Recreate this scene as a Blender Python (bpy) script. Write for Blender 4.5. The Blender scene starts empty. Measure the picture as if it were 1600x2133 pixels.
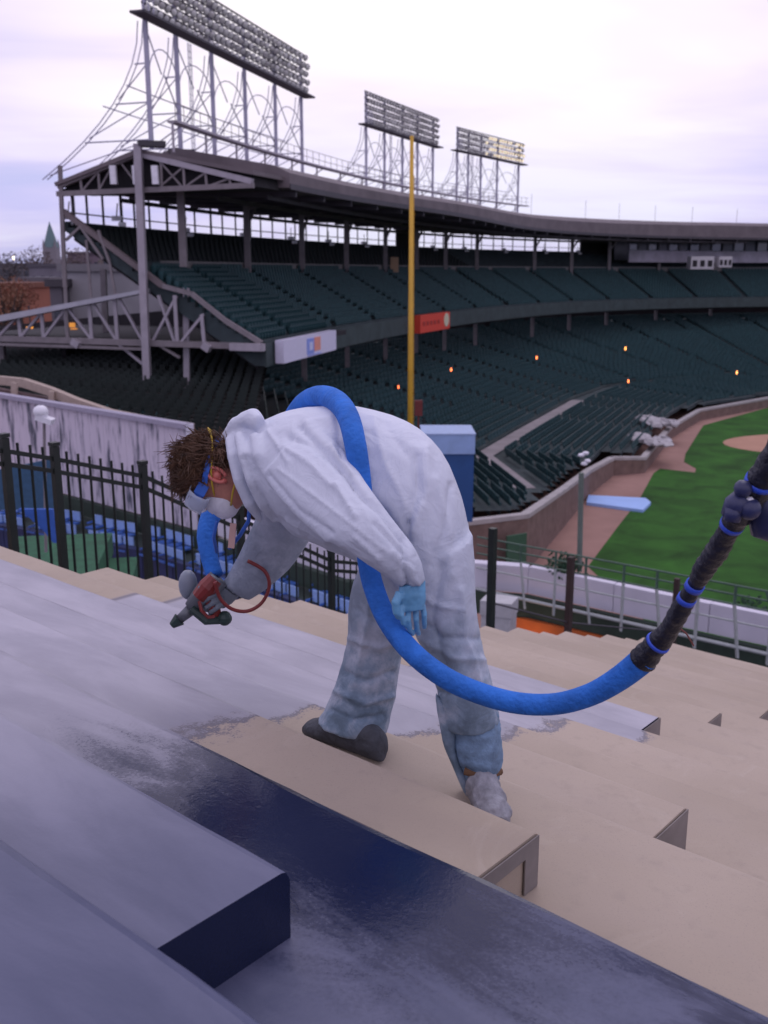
import bpy, math, random
from mathutils import Vector, Matrix, noise
random.seed(7)
SC = bpy.context.scene
COL = SC.collection
# ------------------------------------------------------------------ camera
CH = 16.0                                    # eye height above the playing field
FPX = 2070.0
PITCH = math.atan((1066.5-565)/FPX)
cp, sp = math.cos(PITCH), math.sin(PITCH)
cam = bpy.data.cameras.new('camera'); camo = bpy.data.objects.new('camera', cam); COL.objects.link(camo)
camo.location = (0, 0, CH); camo.rotation_euler = (math.pi/2-PITCH, 0, 0)
cam.sensor_fit = 'VERTICAL'; cam.sensor_height = 36; cam.sensor_width = 27; cam.lens = 36*FPX/2133.0
cam.clip_start = .05; cam.clip_end = 6000
cam.dof.use_dof = True; cam.dof.focus_distance = 2.9; cam.dof.aperture_fstop = 5.0
SC.camera = camo
# ------------------------------------------------------------------ sky and sun
SUN_EL, SUN_AZ = math.radians(64), math.radians(15)
w = bpy.data.worlds.new('World'); SC.world = w; w.use_nodes = True
nt = w.node_tree; nt.nodes.clear()
def N(t, **k):
    n = nt.nodes.new(t)
    for a, b in k.items(): setattr(n, a, b)
    return n
L = lambda a, b: nt.links.new(a, b)
out = N('ShaderNodeOutputWorld'); sky = N('ShaderNodeTexSky'); sky.sky_type = 'NISHITA'
sky.sun_disc = False; sky.sun_elevation = SUN_EL; sky.sun_rotation = SUN_AZ
bg1 = N('ShaderNodeBackground'); bg1.inputs[1].default_value = .09; L(sky.outputs[0], bg1.inputs[0])
tc = N('ShaderNodeTexCoord'); sx = N('ShaderNodeSeparateXYZ'); L(tc.outputs['Generated'], sx.inputs[0])
def M(op, a, b=None, c=None):
    n = N('ShaderNodeMath', operation=op)
    for i, v in enumerate((a, b, c)):
        if v is None: continue
        if isinstance(v, (int, float)): n.inputs[i].default_value = v
        else: L(v, n.inputs[i])
    return n.outputs[0]
zc = M('ADD', M('MAXIMUM', sx.outputs[2], 0.0), .16)
cx = M('DIVIDE', sx.outputs[0], zc); cy = M('DIVIDE', sx.outputs[1], zc)
cv = N('ShaderNodeCombineXYZ'); L(M('MULTIPLY', cx, .55), cv.inputs[0]); L(cy, cv.inputs[1])
n1 = N('ShaderNodeTexNoise'); n1.inputs['Scale'].default_value = .62; n1.inputs['Detail'].default_value = 5; n1.inputs['Roughness'].default_value = .5
n1.inputs['Distortion'].default_value = .5
L(cv.outputs[0], n1.inputs['Vector'])
n2 = N('ShaderNodeTexNoise'); n2.inputs['Scale'].default_value = 1.7; n2.inputs['Detail'].default_value = 4; n2.inputs['Roughness'].default_value = .5
n2.inputs['Distortion'].default_value = .6
L(cv.outputs[0], n2.inputs['Vector'])
nn = M('ADD', M('MULTIPLY', n1.outputs[0], .65), M('MULTIPLY', n2.outputs[0], .35))
# the sun behind the overcast makes a broad pale glow
az = math.radians(4); el = math.radians(11)
sd = (math.sin(az)*math.cos(el), math.cos(az)*math.cos(el), math.sin(el))
dp = N('ShaderNodeVectorMath', operation='DOT_PRODUCT'); L(tc.outputs['Generated'], dp.inputs[0]); dp.inputs[1].default_value = sd
glow = N('ShaderNodeMapRange'); glow.inputs[1].default_value = .90; glow.inputs[2].default_value = 1.0; L(dp.outputs['Value'], glow.inputs[0])
glow.interpolation_type = 'SMOOTHSTEP'
nn2 = M('ADD', nn, M('MULTIPLY', glow.outputs[0], .17))
cr = N('ShaderNodeValToRGB'); L(nn2, cr.inputs[0])
e = cr.color_ramp.elements
e[0].position = .38; e[0].color = (.62, .62, .90, 1)
e[1].position = .68; e[1].color = (1.08, 1.0, 1.06, 1)
e2 = cr.color_ramp.elements.new(.485); e2.color = (.76, .69, .95, 1)
e3 = cr.color_ramp.elements.new(.58); e3.color = (.95, .84, 1.0, 1)
hz = N('ShaderNodeValToRGB'); L(sx.outputs[2], hz.inputs[0])
h = hz.color_ramp.elements
h[0].position = .0; h[0].color = (.52, .60, .78, 1); h[1].position = .16; h[1].color = (1, 1, 1, 1)
h2 = hz.color_ramp.elements.new(.06); h2.color = (.74, .79, .98, 1)
mx = N('ShaderNodeMix', data_type='RGBA'); mx.blend_type = 'MULTIPLY'; mx.inputs[0].default_value = .75
L(cr.outputs[0], mx.inputs[6]); L(hz.outputs[0], mx.inputs[7])
bg2 = N('ShaderNodeBackground'); bg2.inputs[1].default_value = 1.06; L(mx.outputs[2], bg2.inputs[0])
ms = N('ShaderNodeMixShader'); ms.inputs[0].default_value = .93
L(bg1.outputs[0], ms.inputs[1]); L(bg2.outputs[0], ms.inputs[2]); L(ms.outputs[0], out.inputs[0])
sl = bpy.data.lights.new('sun', 'SUN'); sl.energy = .5; sl.angle = math.radians(25); sl.color = (1, .95, .95)
so = bpy.data.objects.new('sun', sl); COL.objects.link(so)
sdir = Vector((math.sin(SUN_AZ)*math.cos(SUN_EL), math.cos(SUN_AZ)*math.cos(SUN_EL), math.sin(SUN_EL)))
so.rotation_euler = sdir.to_track_quat('Z', 'Y').to_euler(); so.location = (0, 0, 60)
SC.view_settings.view_transform = 'Standard'; SC.view_settings.look = 'None'; SC.view_settings.exposure = 0; SC.view_settings.gamma = 1

# ------------------------------------------------------------------ pixel rays (reference frame 1600 x 2133)
def ray(px, py):
    x = (px-800)/FPX; u = (1066.5-py)/FPX
    return Vector((x, cp+u*sp, u*cp-sp))
def at(px, py, z):                           # the point of the ray at world height z
    r = ray(px, py); t = (z-CH)/r.z
    return Vector((r.x*t, r.y*t, z))
def aty(px, py, Y):                          # the point of the ray at distance Y ahead
    r = ray(px, py); t = Y/r.y
    return Vector((r.x*t, Y, CH+r.z*t))
def proj_x(p): return 800+FPX*p.x/(p.y*cp-(p.z-CH)*sp)

# ------------------------------------------------------------------ materials
MATS = {}
def mat(name, col, rough=.6, spec=.5, metal=0, var=.12, scale=6, bump=.0, bscale=40, emit=None, es=1, trans=0, stretch=None):
    if name in MATS: return MATS[name]
    m = bpy.data.materials.new(name); m.use_nodes = True; t = m.node_tree
    b = t.nodes['Principled BSDF']
    b.inputs['Roughness'].default_value = rough; b.inputs['Metallic'].default_value = metal
    b.inputs['Specular IOR Level'].default_value = spec
    if trans: b.inputs['Transmission Weight'].default_value = trans
    tcn = t.nodes.new('ShaderNodeTexCoord'); src = tcn.outputs['Object']
    if stretch:
        mp = t.nodes.new('ShaderNodeMapping'); mp.inputs['Scale'].default_value = stretch
        t.links.new(src, mp.inputs[0]); src = mp.outputs[0]
    nz = t.nodes.new('ShaderNodeTexNoise'); nz.inputs['Scale'].default_value = scale; nz.inputs['Detail'].default_value = 6; nz.inputs['Distortion'].default_value = .4
    nz.inputs['Roughness'].default_value = .6
    t.links.new(src, nz.inputs['Vector'])
    r = t.nodes.new('ShaderNodeValToRGB'); t.links.new(nz.outputs[0], r.inputs[0])
    r.color_ramp.elements[0].position = .3; r.color_ramp.elements[1].position = .7
    r.color_ramp.elements[0].color = (*[c*(1-var) for c in col], 1)
    r.color_ramp.elements[1].color = (*[min(1, c*(1+var)) for c in col], 1)
    t.links.new(r.outputs[0], b.inputs['Base Color'])
    if bump:
        nb = t.nodes.new('ShaderNodeTexNoise'); nb.inputs['Scale'].default_value = bscale; nb.inputs['Detail'].default_value = 4
        t.links.new(src, nb.inputs['Vector'])
        bm = t.nodes.new('ShaderNodeBump'); bm.inputs['Strength'].default_value = bump; bm.inputs['Distance'].default_value = .02
        t.links.new(nb.outputs[0], bm.inputs['Height']); t.links.new(bm.outputs[0], b.inputs['Normal'])
    if emit:
        b.inputs['Emission Color'].default_value = (*emit, 1); b.inputs['Emission Strength'].default_value = es
    MATS[name] = m
    return m

# ------------------------------------------------------------------ mesh builder and tagging
class MB:
    def __init__(s): s.v = []; s.f = []; s.mi = []; s.cur = 0
    def face(s, idx): s.f.append(tuple(idx)); s.mi.append(s.cur)
    def quad(s, *p):
        n = len(s.v); s.v += [tuple(q) for q in p]; s.face(range(n, n+len(p)))
    def hexa(s, p):                          # p: 4 bottom, 4 top (same winding)
        n = len(s.v); s.v += [tuple(q) for q in p]
        for f in ((3, 2, 1, 0), (4, 5, 6, 7), (0, 1, 5, 4), (1, 2, 6, 5), (2, 3, 7, 6), (3, 0, 4, 7)): s.face([n+i for i in f])
    def box(s, c, size, rz=0, rot=None):
        R3 = rot if rot is not None else Matrix.Rotation(rz, 3, 'Z')
        c = Vector(c); a, b, d = [q/2 for q in size]
        s.hexa([c+R3@Vector(q) for q in ((-a, -b, -d), (a, -b, -d), (a, b, -d), (-a, b, -d), (-a, -b, d), (a, -b, d), (a, b, d), (-a, b, d))])
    def beam(s, p, q, wd, ht=None, up=(0, 0, 1)):
        ht = ht or wd; p = Vector(p); q = Vector(q); d = (q-p).normalized(); u = Vector(up)
        if abs(d.dot(u)) > .98: u = Vector((1, 0, 0))
        x = d.cross(u).normalized()*wd/2; y = x.cross(d).normalized()*ht/2
        s.hexa([p-x-y, p+x-y, p+x+y, p-x+y, q-x-y, q+x-y, q+x+y, q-x+y])
    def tube(s, pts, rad, n=8, cap=True):
        pts = [Vector(p) for p in pts]; rs = rad if isinstance(rad, (list, tuple)) else [rad]*len(pts)
        t0 = (pts[1]-pts[0]).normalized(); u = Vector((0, 0, 1)) if abs(t0.z) < .9 else Vector((1, 0, 0))
        x = t0.cross(u).normalized(); base = len(s.v)
        for i, p in enumerate(pts):
            t = (pts[min(i+1, len(pts)-1)]-pts[max(i-1, 0)]).normalized()
            x = (x-t*x.dot(t)).normalized(); y = t.cross(x)
            for k in range(n):
                a = 2*math.pi*k/n; s.v.append(tuple(p+(x*math.cos(a)+y*math.sin(a))*rs[i]))
        for i in range(len(pts)-1):
            for k in range(n):
                a = base+i*n+k; b = base+i*n+(k+1) % n; s.face((a, b, b+n, a+n))
        if cap:
            s.face([base+k for k in range(n)][::-1]); s.face([base+(len(pts)-1)*n+k for k in range(n)])
    def loft(s, rings, cap=True):
        n = len(rings[0]); base = len(s.v)
        for r in rings: s.v += [tuple(p) for p in r]
        for i in range(len(rings)-1):
            for k in range(n):
                a = base+i*n+k; b = base+i*n+(k+1) % n; s.face((a, b, b+n, a+n))
        if cap:
            s.face([base+k for k in range(n)][::-1]); s.face([base+(len(rings)-1)*n+k for k in range(n)])
    def sphere(s, c, r, n=12, m=8, sq=(1, 1, 1)):
        c = Vector(c); rings = []
        for j in range(1, m):
            a = math.pi*j/m
            rings.append([c+Vector((math.sin(a)*math.cos(2*math.pi*k/n)*r*sq[0], math.sin(a)*math.sin(2*math.pi*k/n)*r*sq[1], math.cos(a)*r*sq[2])) for k in range(n)])
        s.loft(rings)
    def mesh(s, name, mats):
        me = bpy.data.meshes.new(name); me.from_pydata(s.v, [], s.f)
        for m in (mats if isinstance(mats, (list, tuple)) else [mats]): me.materials.append(m)
        if any(s.mi): me.polygons.foreach_set('material_index', s.mi)
        me.update(); return me
    def build(s, name, mats, parent=None, smooth=False, **tags):
        me = s.mesh(name, mats); o = bpy.data.objects.new(name, me); COL.objects.link(o)
        if parent:
            o.parent = parent; o.matrix_parent_inverse = Matrix.Identity(4)
            if parent_loc(parent): o.location = -parent_loc(parent)
        if smooth: me.polygons.foreach_set('use_smooth', [True]*len(me.polygons))
        tag(o, **tags); return o
def parent_loc(p):
    v = Vector(p.location)
    while p.parent: p = p.parent; v += Vector(p.location)
    return v
def tag(o, label=None, cat=None, group=None, kind=None):
    if label: o['label'] = label
    if cat: o['category'] = cat
    if group: o['group'] = group
    if kind: o['kind'] = kind
    return o
def thing(name, loc, label, cat, group=None):
    o = bpy.data.objects.new(name, None); COL.objects.link(o); o.location = loc; o.empty_display_size = .2
    return tag(o, label, cat, group)
def inst(name, me, loc, parent=None, rot=None, **tags):
    o = bpy.data.objects.new(name, me); COL.objects.link(o); l = Vector(loc)
    if parent: o.parent = parent; l = l-parent_loc(parent)
    o.location = l
    if rot is not None: o.rotation_euler = rot
    return tag(o, **tags)
def rotm(u):                                  # euler whose local z points along u
    return Vector(u).to_track_quat('Z', 'Y').to_euler()

# ================================================================== FIELD AND GROUND
grass = mat('grass', (.024, .092, .011), .9, .2, var=.45, scale=.35, bump=.4, bscale=12)
dirt = mat('warning_track_dirt', (.31, .185, .155), .95, .2, var=.12, scale=.35, bump=.2, bscale=6)
infield = mat('infield_clay', (.42, .24, .17), .95, .2, var=.08, scale=.4)
asphalt = mat('city_ground', (.07, .07, .08), .9, var=.3, scale=.02)
g = MB(); g.quad((-3000, -200, -.1), (3000, -200, -.1), (3000, 5000, -.1), (-3000, 5000, -.1)); g.build('ground', asphalt, kind='structure')
g = MB(); g.quad((-60, 25, .0), (230, 25, .0), (230, 180, .0), (-60, 180, .0)); g.build('warning_track', dirt, kind='structure')
gp = [at(*p, .02) for p in ((1225, 1180), (1290, 1093), (1332, 1040), (1362, 985), (1375, 976), (1448, 984), (1450, 976), (1425, 962), (1428, 945), (1465, 886), (1530, 868), (1600, 849), (1800, 812), (1950, 812))]
gp += [Vector((200, 90, .02)), Vector((200, 28, .02)), Vector((14, 28, .02))]
g = MB(); g.quad(*[p for p in gp]); g.build('outfield_grass', grass, kind='structure')
c0 = at(1590, 938, .04)
g = MB(); g.quad(*[Vector((c0.x+9.5+12*math.cos(a), c0.y+3+7*math.sin(a), .04)) for a in [2*math.pi*i/40 for i in range(40)]])
g.build('infield_dirt', infield, kind='structure')
# mowing band left as a faint light stripe of its own
# ------------------------------------------------------------------ outfield and foul wall
brick = mat('field_wall', (.17, .115, .10), .85, .3, var=.25, scale=1.5, bump=.2, bscale=10)
capm = mat('wall_cap', (.36, .33, .33), .7, var=.15, scale=1)
Wp = [(975, 1090, 3.4), (1100, 1075, 3.2), (1180, 1020, 2.4), (1230, 982, 1.8), (1280, 955, 1.4), (1345, 955, 1.2), (1400, 890, 1.1), (1460, 855, 1.1), (1600, 830, 1.1), (1760, 815, 1.1)]
WT = [Vector((-32, 36, 3.4)), Vector((-6, 46.6, 3.4))]+[at(*p) for p in Wp]
fw = thing('field_wall', (10, 60, 0), 'brown brick wall with pale top edge curving along the warning track', 'wall')
a = MB(); b = MB()
for i in range(len(WT)-1):
    p, q = WT[i], WT[i+1]; d = Vector((q.x-p.x, q.y-p.y, 0)).normalized(); nrm = Vector((-d.y, d.x, 0))*.35
    lo = lambda v, z: Vector((v.x, v.y, z))
    a.hexa([lo(p, -.05), lo(q, -.05), lo(q+nrm, -.05), lo(p+nrm, -.05), p-Vector((0, 0, .12)), q-Vector((0, 0, .12)), q+nrm-Vector((0, 0, .12)), p+nrm-Vector((0, 0, .12))])
    o_ = nrm*.15
    b.hexa([p-o_-Vector((0, 0, .12)), q-o_-Vector((0, 0, .12)), q+nrm*1.3-Vector((0, 0, .12)), p+nrm*1.3-Vector((0, 0, .12)), p-o_+Vector((0, 0, .12)), q-o_+Vector((0, 0, .12)), q+nrm*1.3+Vector((0, 0, .12)), p+nrm*1.3+Vector((0, 0, .12))])
a.build('wall_face', brick, fw); b.build('wall_cap', capm, fw)
pad = mat('door_green', (.03, .09, .05), .6)
d0 = WT[3]; a = MB(); a.box((d0.x-.8, d0.y-1.6, 1.4), (1.3, .12, 2.4), .55); a.build('service_door', pad, fw)

# ================================================================== GRANDSTAND CURVES
Fpx = [(550, 718), (620, 702), (700, 687), (800, 670), (900, 656), (1000, 645), (1100, 636), (1200, 630), (1300, 626), (1450, 622), (1600, 620)]
FC = [at(p[0], p[1], CH-4.0).to_2d() for p in Fpx]
FC[10] = Vector((61, 157.0)); FC += [Vector((76, 159)), Vector((92, 157)), Vector((108, 151))]
def catmull(P, n):
    R = []
    for i in range(len(P)-1):
        p0 = P[max(i-1, 0)]; p1 = P[i]; p2 = P[i+1]; p3 = P[min(i+2, len(P)-1)]
        for k in range(n):
            t = k/n
            R.append(.5*((2*p1)+(p2-p0)*t+(2*p0-5*p1+4*p2-p3)*t*t+(3*p1-p0-3*p2+p3)*t**3))
    R.append(P[-1].copy()); return R
def resample(P, step):
    R = [P[0].copy()]; acc = 0
    for i in range(len(P)-1):
        a, b = P[i], P[i+1]; l = (b-a).length; t = step-acc
        while t <= l: R.append(a+(b-a)*(t/l)); t += step
        acc = (acc+l) % step
    return R
for _ in range(2):                            # ease small kinks of the front edge
    FC = [FC[0]]+[(FC[i-1]+2*FC[i]+FC[i+1])/4 for i in range(1, len(FC)-1)]+[FC[-1]]
FR = resample(catmull(FC, 16), .5)            # deck front, every half metre
NF = len(FR)
def tangent(i):
    i = max(0, min(NF-1, i)); a = FR[max(i-4, 0)]; b = FR[min(i+4, NF-1)]; return (b-a).normalized()
def P(s, off, z):                             # s metres along the front, off metres behind it, z above the eye
    f = s/.5; i = int(max(0, min(NF-2, math.floor(f)))); k = f-i
    c = FR[i]*(1-k)+FR[i+1]*k; t = (tangent(i)*(1-k)+tangent(i+1)*k).normalized()
    n = Vector((-t.y, t.x))
    e0 = Vector((-.941, .337)); m = max(0, 1-max(s, 0)/14.0); n = (n*(1-m)+e0*m).normalized()
    q = c+n*off
    return Vector((q.x, q.y, CH+z))
SLEN = (NF-1)*.5
def s_at_px(px, off, z):
    lo, hi = -0.0, SLEN
    for _ in range(40):
        m = (lo+hi)/2
        if proj_x(P(m, off, z)) < px: lo = m
        else: hi = m
    return (lo+hi)/2
EP0 = P(0, 0, 0); ED = (P(0, 10, 0)-EP0).normalized(); EN = Vector((ED.y, -ED.x, 0))
if EN.y > 0: EN = -EN                          # the end plane faces the camera
def onend(px, py, fwd=0.0):                   # pixel ray on the vertical end plane
    r = ray(px, py); o = Vector((0, 0, CH)); q = EP0+EN*fwd
    t = (q-o).dot(EN)/r.dot(EN); return o+r*t

tower_steel = mat('tower_steel', (.42, .41, .52), .5, .4, var=.1, scale=2)
green_dark = mat('dark_green_paint', (.014, .042, .036), .55, .4, var=.25, scale=2)
seatm = mat('seat_green', (.017, .056, .062), .6, .35, var=.35, scale=3)
conc = mat('stand_concrete', (.032, .048, .052), .85, var=.3, scale=1.2)
concl = mat('pale_concrete', (.27, .24, .25), .85, var=.2, scale=.8)
steel = mat('grey_painted_steel', (.21, .185, .195), .55, .4, var=.15, scale=2)
steel_lt = mat('pale_painted_steel', (.36, .33, .37), .5, .4, var=.12, scale=2)
steel_dk = mat('dark_steel', (.05, .045, .055), .6, var=.2, scale=2)
roofm = mat('roof_brown', (.15, .125, .135), .8, var=.2, scale=.6)
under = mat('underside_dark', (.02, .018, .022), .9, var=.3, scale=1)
stand = thing('grandstand', (EP0.x, EP0.y, 0), 'double deck dark green grandstand curving round the field under a brown roof', 'grandstand')

def strip(prof, s0, s1, ds, name, m, parent=stand, closed=True, capends=True):
    mb = MB(); ns = max(1, int(round((s1-s0)/ds))); rings = []
    for i in range(ns+1):
        s = s0+(s1-s0)*i/ns; rings.append([P(s, o, z) for o, z in (prof(s) if callable(prof) else prof)])
    if closed: mb.loft(rings, capends)
    else:
        n = len(rings[0]); base = len(mb.v)
        for r in rings: mb.v += [tuple(p) for p in r]
        for i in range(ns):
            for k in range(n-1):
                a = base+i*n+k; mb.face((a, a+1, a+1+n, a+n))
    return mb.build(name, m, parent)
# upper deck: stepped profile
NU, RU, RZ = 14, .5, .285
prof = [(0, -5.2), (0, -3.75), (.2, -3.75), (.2, -4.0)]
for k in range(NU):
    o0 = .3+k*RU; z0 = -4.0+k*RZ
    prof += [(o0, z0), (o0+RU, z0)]
oM = .3+NU*RU; zM = -4.0+NU*RZ                # 8.0, -.01
prof += [(oM, zM+.0), (oM, zM+.45), (oM+.15, zM+.45), (oM+.15, zM), (oM+1.0, zM), (oM+1.0, zM+.6)]
NU2 = 10
for k in range(NU2):
    o0 = oM+1.0+k*.42; z0 = zM+.6+k*.21
    prof += [(o0, z0), (o0+.5, z0)]
oB = oM+1.0+NU2*.42; zB = zM+.6+NU2*.21        # back
prof += [(oB, zB+.15), (oB+.25, zB+.15), (oB+.25, zB-.4), (.6, -5.2)]
strip(prof, 0, SLEN, 2.0, 'upper_deck', conc)
strip([(-.12, -5.25), (-.12, -3.9), (-.02, -3.9), (-.02, -5.25)], 0, SLEN, 2.0, 'deck_fascia', mat('fascia_green', (.03, .05, .05), .6, var=.3, scale=1))
strip([(oM-.04, zM+.02), (oM-.04, zM+.62), (oM+.02, zM+.62), (oM+.02, zM+.02)], 2, SLEN, 2.0, 'aisle_wall', mat('aisle_wall', (.17, .16, .16), .8, var=.2, scale=1))
# underside shell, back wall
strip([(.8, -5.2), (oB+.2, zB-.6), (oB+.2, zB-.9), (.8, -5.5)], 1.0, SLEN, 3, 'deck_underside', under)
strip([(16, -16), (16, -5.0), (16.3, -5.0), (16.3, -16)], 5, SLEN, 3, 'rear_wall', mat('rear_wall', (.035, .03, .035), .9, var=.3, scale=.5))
# roof
def roofprof(s):
    ov = -3.6*math.exp(-((s-38)/26)**2)
    th = .8+1.1*min(1, max(0, (s-25)/90))
    return [(ov, 4.65), (ov, 4.65+th), (ov+1.0, 4.65+th+.45), (6.6, 6.9+.2*th), (13.0, 5.3), (13.4, 5.05), (13.4, 4.85), (6.6, 4.6)]
strip(roofprof, 3.5, SLEN, 2.0, 'roof', roofm)
strip(lambda s: [(roofprof(s)[0][0]-.06, 4.55), (roofprof(s)[0][0]-.06, 4.62+.25), (roofprof(s)[0][0]+.0, 4.62+.25), (roofprof(s)[0][0]+.0, 4.55)], 3.5, SLEN, 2.0, 'roof_edge', steel_dk)
# roof underside purlins
pu = MB()
s = 5.0
while s < 120:
    ov = roofprof(s)[0][0]; pu.beam(P(s, ov+.2, 4.4), P(s, 12.8, 4.75), .22, .35); s += 4.5
for o_ in (1.0, 4.2, 10.6): 
    s = 4
    while s < 120: pu.beam(P(s, o_, 4.2), P(min(s+6, 120), o_, 4.2), .15, .25); s += 6
pu.build('roof_purlins', steel_dk, stand, kind='stuff')
# columns through both decks
cols = [388, 517, 630, 722, 803, 868, 928, 993, 1113, 1190, 1268, 1372, 1487]
cs = []
for px in cols:
    s = s_at_px(px, oM-.3, 0); cs.append(s)
    if px in (388,): continue
    mb = MB(); a, b = P(s, oM-.3, -9.5 if px < 900 else -10.5), P(s, oM-.3, 4.5)
    mb.beam(a, b, .42, .42); mb.beam(P(s, oM-.3, 4.3), P(s, oM-2.0, 4.55), .2); mb.beam(P(s, oM-.3, 3.0), P(s+1.5, oM-.3, 4.4), .16)
    mb.build('column', steel, stand)
# windscreen mullions along the open strip at the back, and pale lamp brackets
s = 1.0; k = 0
mul = []
while s < s_at_px(1210, oB, 3.4):
    mb = MB(); wv = .12 if k % 3 else .34
    mb.beam(P(s, oB+.1, zB-.1), P(s, oB+.1, 4.9), wv, .12); mb.build('mullion', steel_dk, stand); s += 1.9+.35*((k*7) % 3); k += 1
strip([(oB+.02, zB+.62), (oB+.02, zB+.70), (oB+.08, zB+.70), (oB+.08, zB+.62)], 0, s, 3, 'screen_rail', steel)
# closed wall behind the far, right hand half of the deck
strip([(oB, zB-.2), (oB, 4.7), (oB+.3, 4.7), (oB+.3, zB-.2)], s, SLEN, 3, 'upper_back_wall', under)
s1 = s_at_px(843, oB, 3.4); strip([(oB-.1, zB), (oB-.1, 4.7), (oB+.0, 4.7), (oB, zB)], s1-2, s1+2.4, 1, 'stair_house', under)
for px in (142, 243, 392, 512, 610, 688, 762, 905, 970, 1052, 1136, 1206):
    ss = s_at_px(px, oB-1, 2.9) if px > 200 else 0
    c = P(ss, oB-.8, 2.9) if px > 142 else onend(px, 452, -.5)
    if px == 243: c = onend(243, 455, -3)
    t = thing('floodlight', c, '', 'lamp', 'pale floodlights under the rear edge of the roof')
    fk = (142, 243, 392, 512, 610, 688, 762, 905, 970, 1052, 1136, 1206).index(px)
    t['label'] = 'small pale floodlight below the bright strip of the upper deck, %s from the left' % ['first', 'second', 'third', 'fourth', 'fifth', 'sixth', 'seventh', 'eighth', 'ninth', 'tenth', 'eleventh', 'twelfth'][fk]
    mb = MB(); mb.box(c, (.55, .35, .28), .5); mb.box(c+Vector((.35, -.1, -.35)), (.4, .3, .25), .5); mb.build('housing', mat('white_paint', (.75, .74, .8), .5), t)
    mb = MB(); mb.beam(c+Vector((0, 0, .1)), c+Vector((0, .4, .9)), .06); mb.build('bracket', steel, t)

# ------------------------------------------------------------------ end frame of the stand (trusses facing the camera)
mb = MB(); mb.beam(onend(287, 300, .5), onend(309, 842, .5), .5, .4); mb.build('corner_column', steel_lt, stand)
mb = MB(); mb.beam(onend(388, 600, -.5), onend(390, 850, -.5), .34, .34); mb.build('column', steel_lt, stand)
mb = MB(); mb.beam(onend(376, 395, -2.5), onend(383, 556, -2.5), .42, .42); mb.build('column', steel, stand)
mb = MB(); mb.beam(onend(125, 345, .2), onend(136, 600, .2), .22, .22); mb.beam(onend(136, 600, .2), onend(142, 715, .2), .18); mb.build('rear_post', steel, stand)
def member(p, q, w_, m=steel, name='truss_member', fwd=.15):
    mb = MB(); mb.beam(onend(*p, fwd), onend(*q, fwd), w_, w_); return mb.build(name, m, stand)
# roof truss
member((120, 404), (528, 386), .28, name='bottom_chord'); member((122, 388), (283, 322), .3, name='top_chord'); member((295, 322), (526, 378), .3, name='top_chord', m=steel_lt)
member((116, 384), (290, 316), .2, roofm, 'eaves_board', .35)
for x, yt in ((168, 372), (205, 356), (335, 336), (382, 346), (428, 358), (478, 370)):
    member((x, yt), (x+3, 404-(x-120)*.044), .13)
for a_, b_ in (((168, 402), (205, 358)), ((205, 400), (236, 342)), ((250, 336), (290, 390)), ((330, 392), (382, 348)), ((382, 392), (428, 360)), ((335, 338), (382, 392)), ((428, 390), (478, 372))):
    member(a_, b_, .09)
for x in (236, 283, 323): member((x-1, 345), (x+2, 384), .34, mat('white_paint', (.75, .74, .8), .5), 'white_plate', .5)
# roof gable sheet behind the truss
gb = MB(); pts = [onend(*p, -.4) for p in ((118, 400), (287, 322), (526, 362), (530, 388))]
bk = [p-EN*3.5 for p in pts]
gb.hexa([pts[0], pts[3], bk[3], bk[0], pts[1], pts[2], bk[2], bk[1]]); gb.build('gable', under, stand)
gb = MB(); pts = [onend(*p, .3) for p in ((116, 388), (287, 318), (528, 364))]; bk = [p-EN*5.2 for p in pts]; u = Vector((0, 0, .22))
for i in (0, 1): gb.hexa([pts[i], pts[i+1], bk[i+1], bk[i], pts[i]+u, pts[i+1]+u, bk[i+1]+u, bk[i]+u])
gb.build('gable_roof', roofm, stand)
# deck raker and lower truss
member((132, 440), (340, 596), .3, mat('raker', (.16, .13, .135), .7), 'raker', .05); member((340, 596), (400, 612), .24, m=steel, name='raker')
member((400, 612), (470, 668), .24, name='raker'); member((470, 668), (545, 715), .26, name='raker')
member((-60, 703), (548, 722), .34, name='bottom_chord'); member((-60, 715), (300, 727), .16, name='bottom_chord', fwd=.4)
ramp = MB(); A = [onend(-60, 682, .6), onend(300, 610, .6)]; Bk = [p-EN*3+Vector((0, 0, .2)) for p in A]
ramp.hexa([A[0], A[1], Bk[1], Bk[0], A[0]+Vector((0, 0, .42)), A[1]+Vector((0, 0, .2)), Bk[1]+Vector((0, 0, .2)), Bk[0]+Vector((0, 0, .42))]); ramp.build('ramp_slab', mat('ramp_grey', (.42, .42, .47), .8, var=.12, scale=.6), stand)
tb = [(-5, 700, 660), (42, 704, 655), (90, 706, 648), (140, 708, 640), (190, 711, 628), (243, 713, 616), (368, 717, 615), (424, 719, 655)]
for x, yb, yt in tb: member((x-4, yt), (x+2, yb), .2, steel_lt)
for a_, b_ in (((140, 640), (192, 708)), ((190, 625), (245, 712)), ((243, 612), (300, 715)), ((42, 655), (-5, 703)), ((90, 648), (42, 704)), ((140, 640), (90, 706)), ((368, 617), (318, 712)), ((330, 615), (365, 715)), ((424, 655), (375, 716)), ((245, 715), (303, 762))):
    member(a_, b_, .15, steel_lt)
for a_, b_ in (((300, 700), (375, 745)), ((205, 480), (228, 545)), ((138, 500), (168, 472)), ((168, 472), (215, 540)), ((180, 500), (190, 620)), ((228, 545), (240, 612))): member(a_, b_, .14, steel)
for x, yb in ((160, 716), (432, 724)): member((x-8, yb-6), (x+6, yb+4), .4, steel_lt, 'gusset', .4)
mb = MB(); mb.beam(onend(482, 722, .5), onend(549, 724, .5), .5, .4); mb.build('end_plate', steel_lt, stand)
mb = MB(); mb.beam(onend(215, 560, -6), onend(222, 715, -6), .35); mb.build('column', steel, stand)
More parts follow.
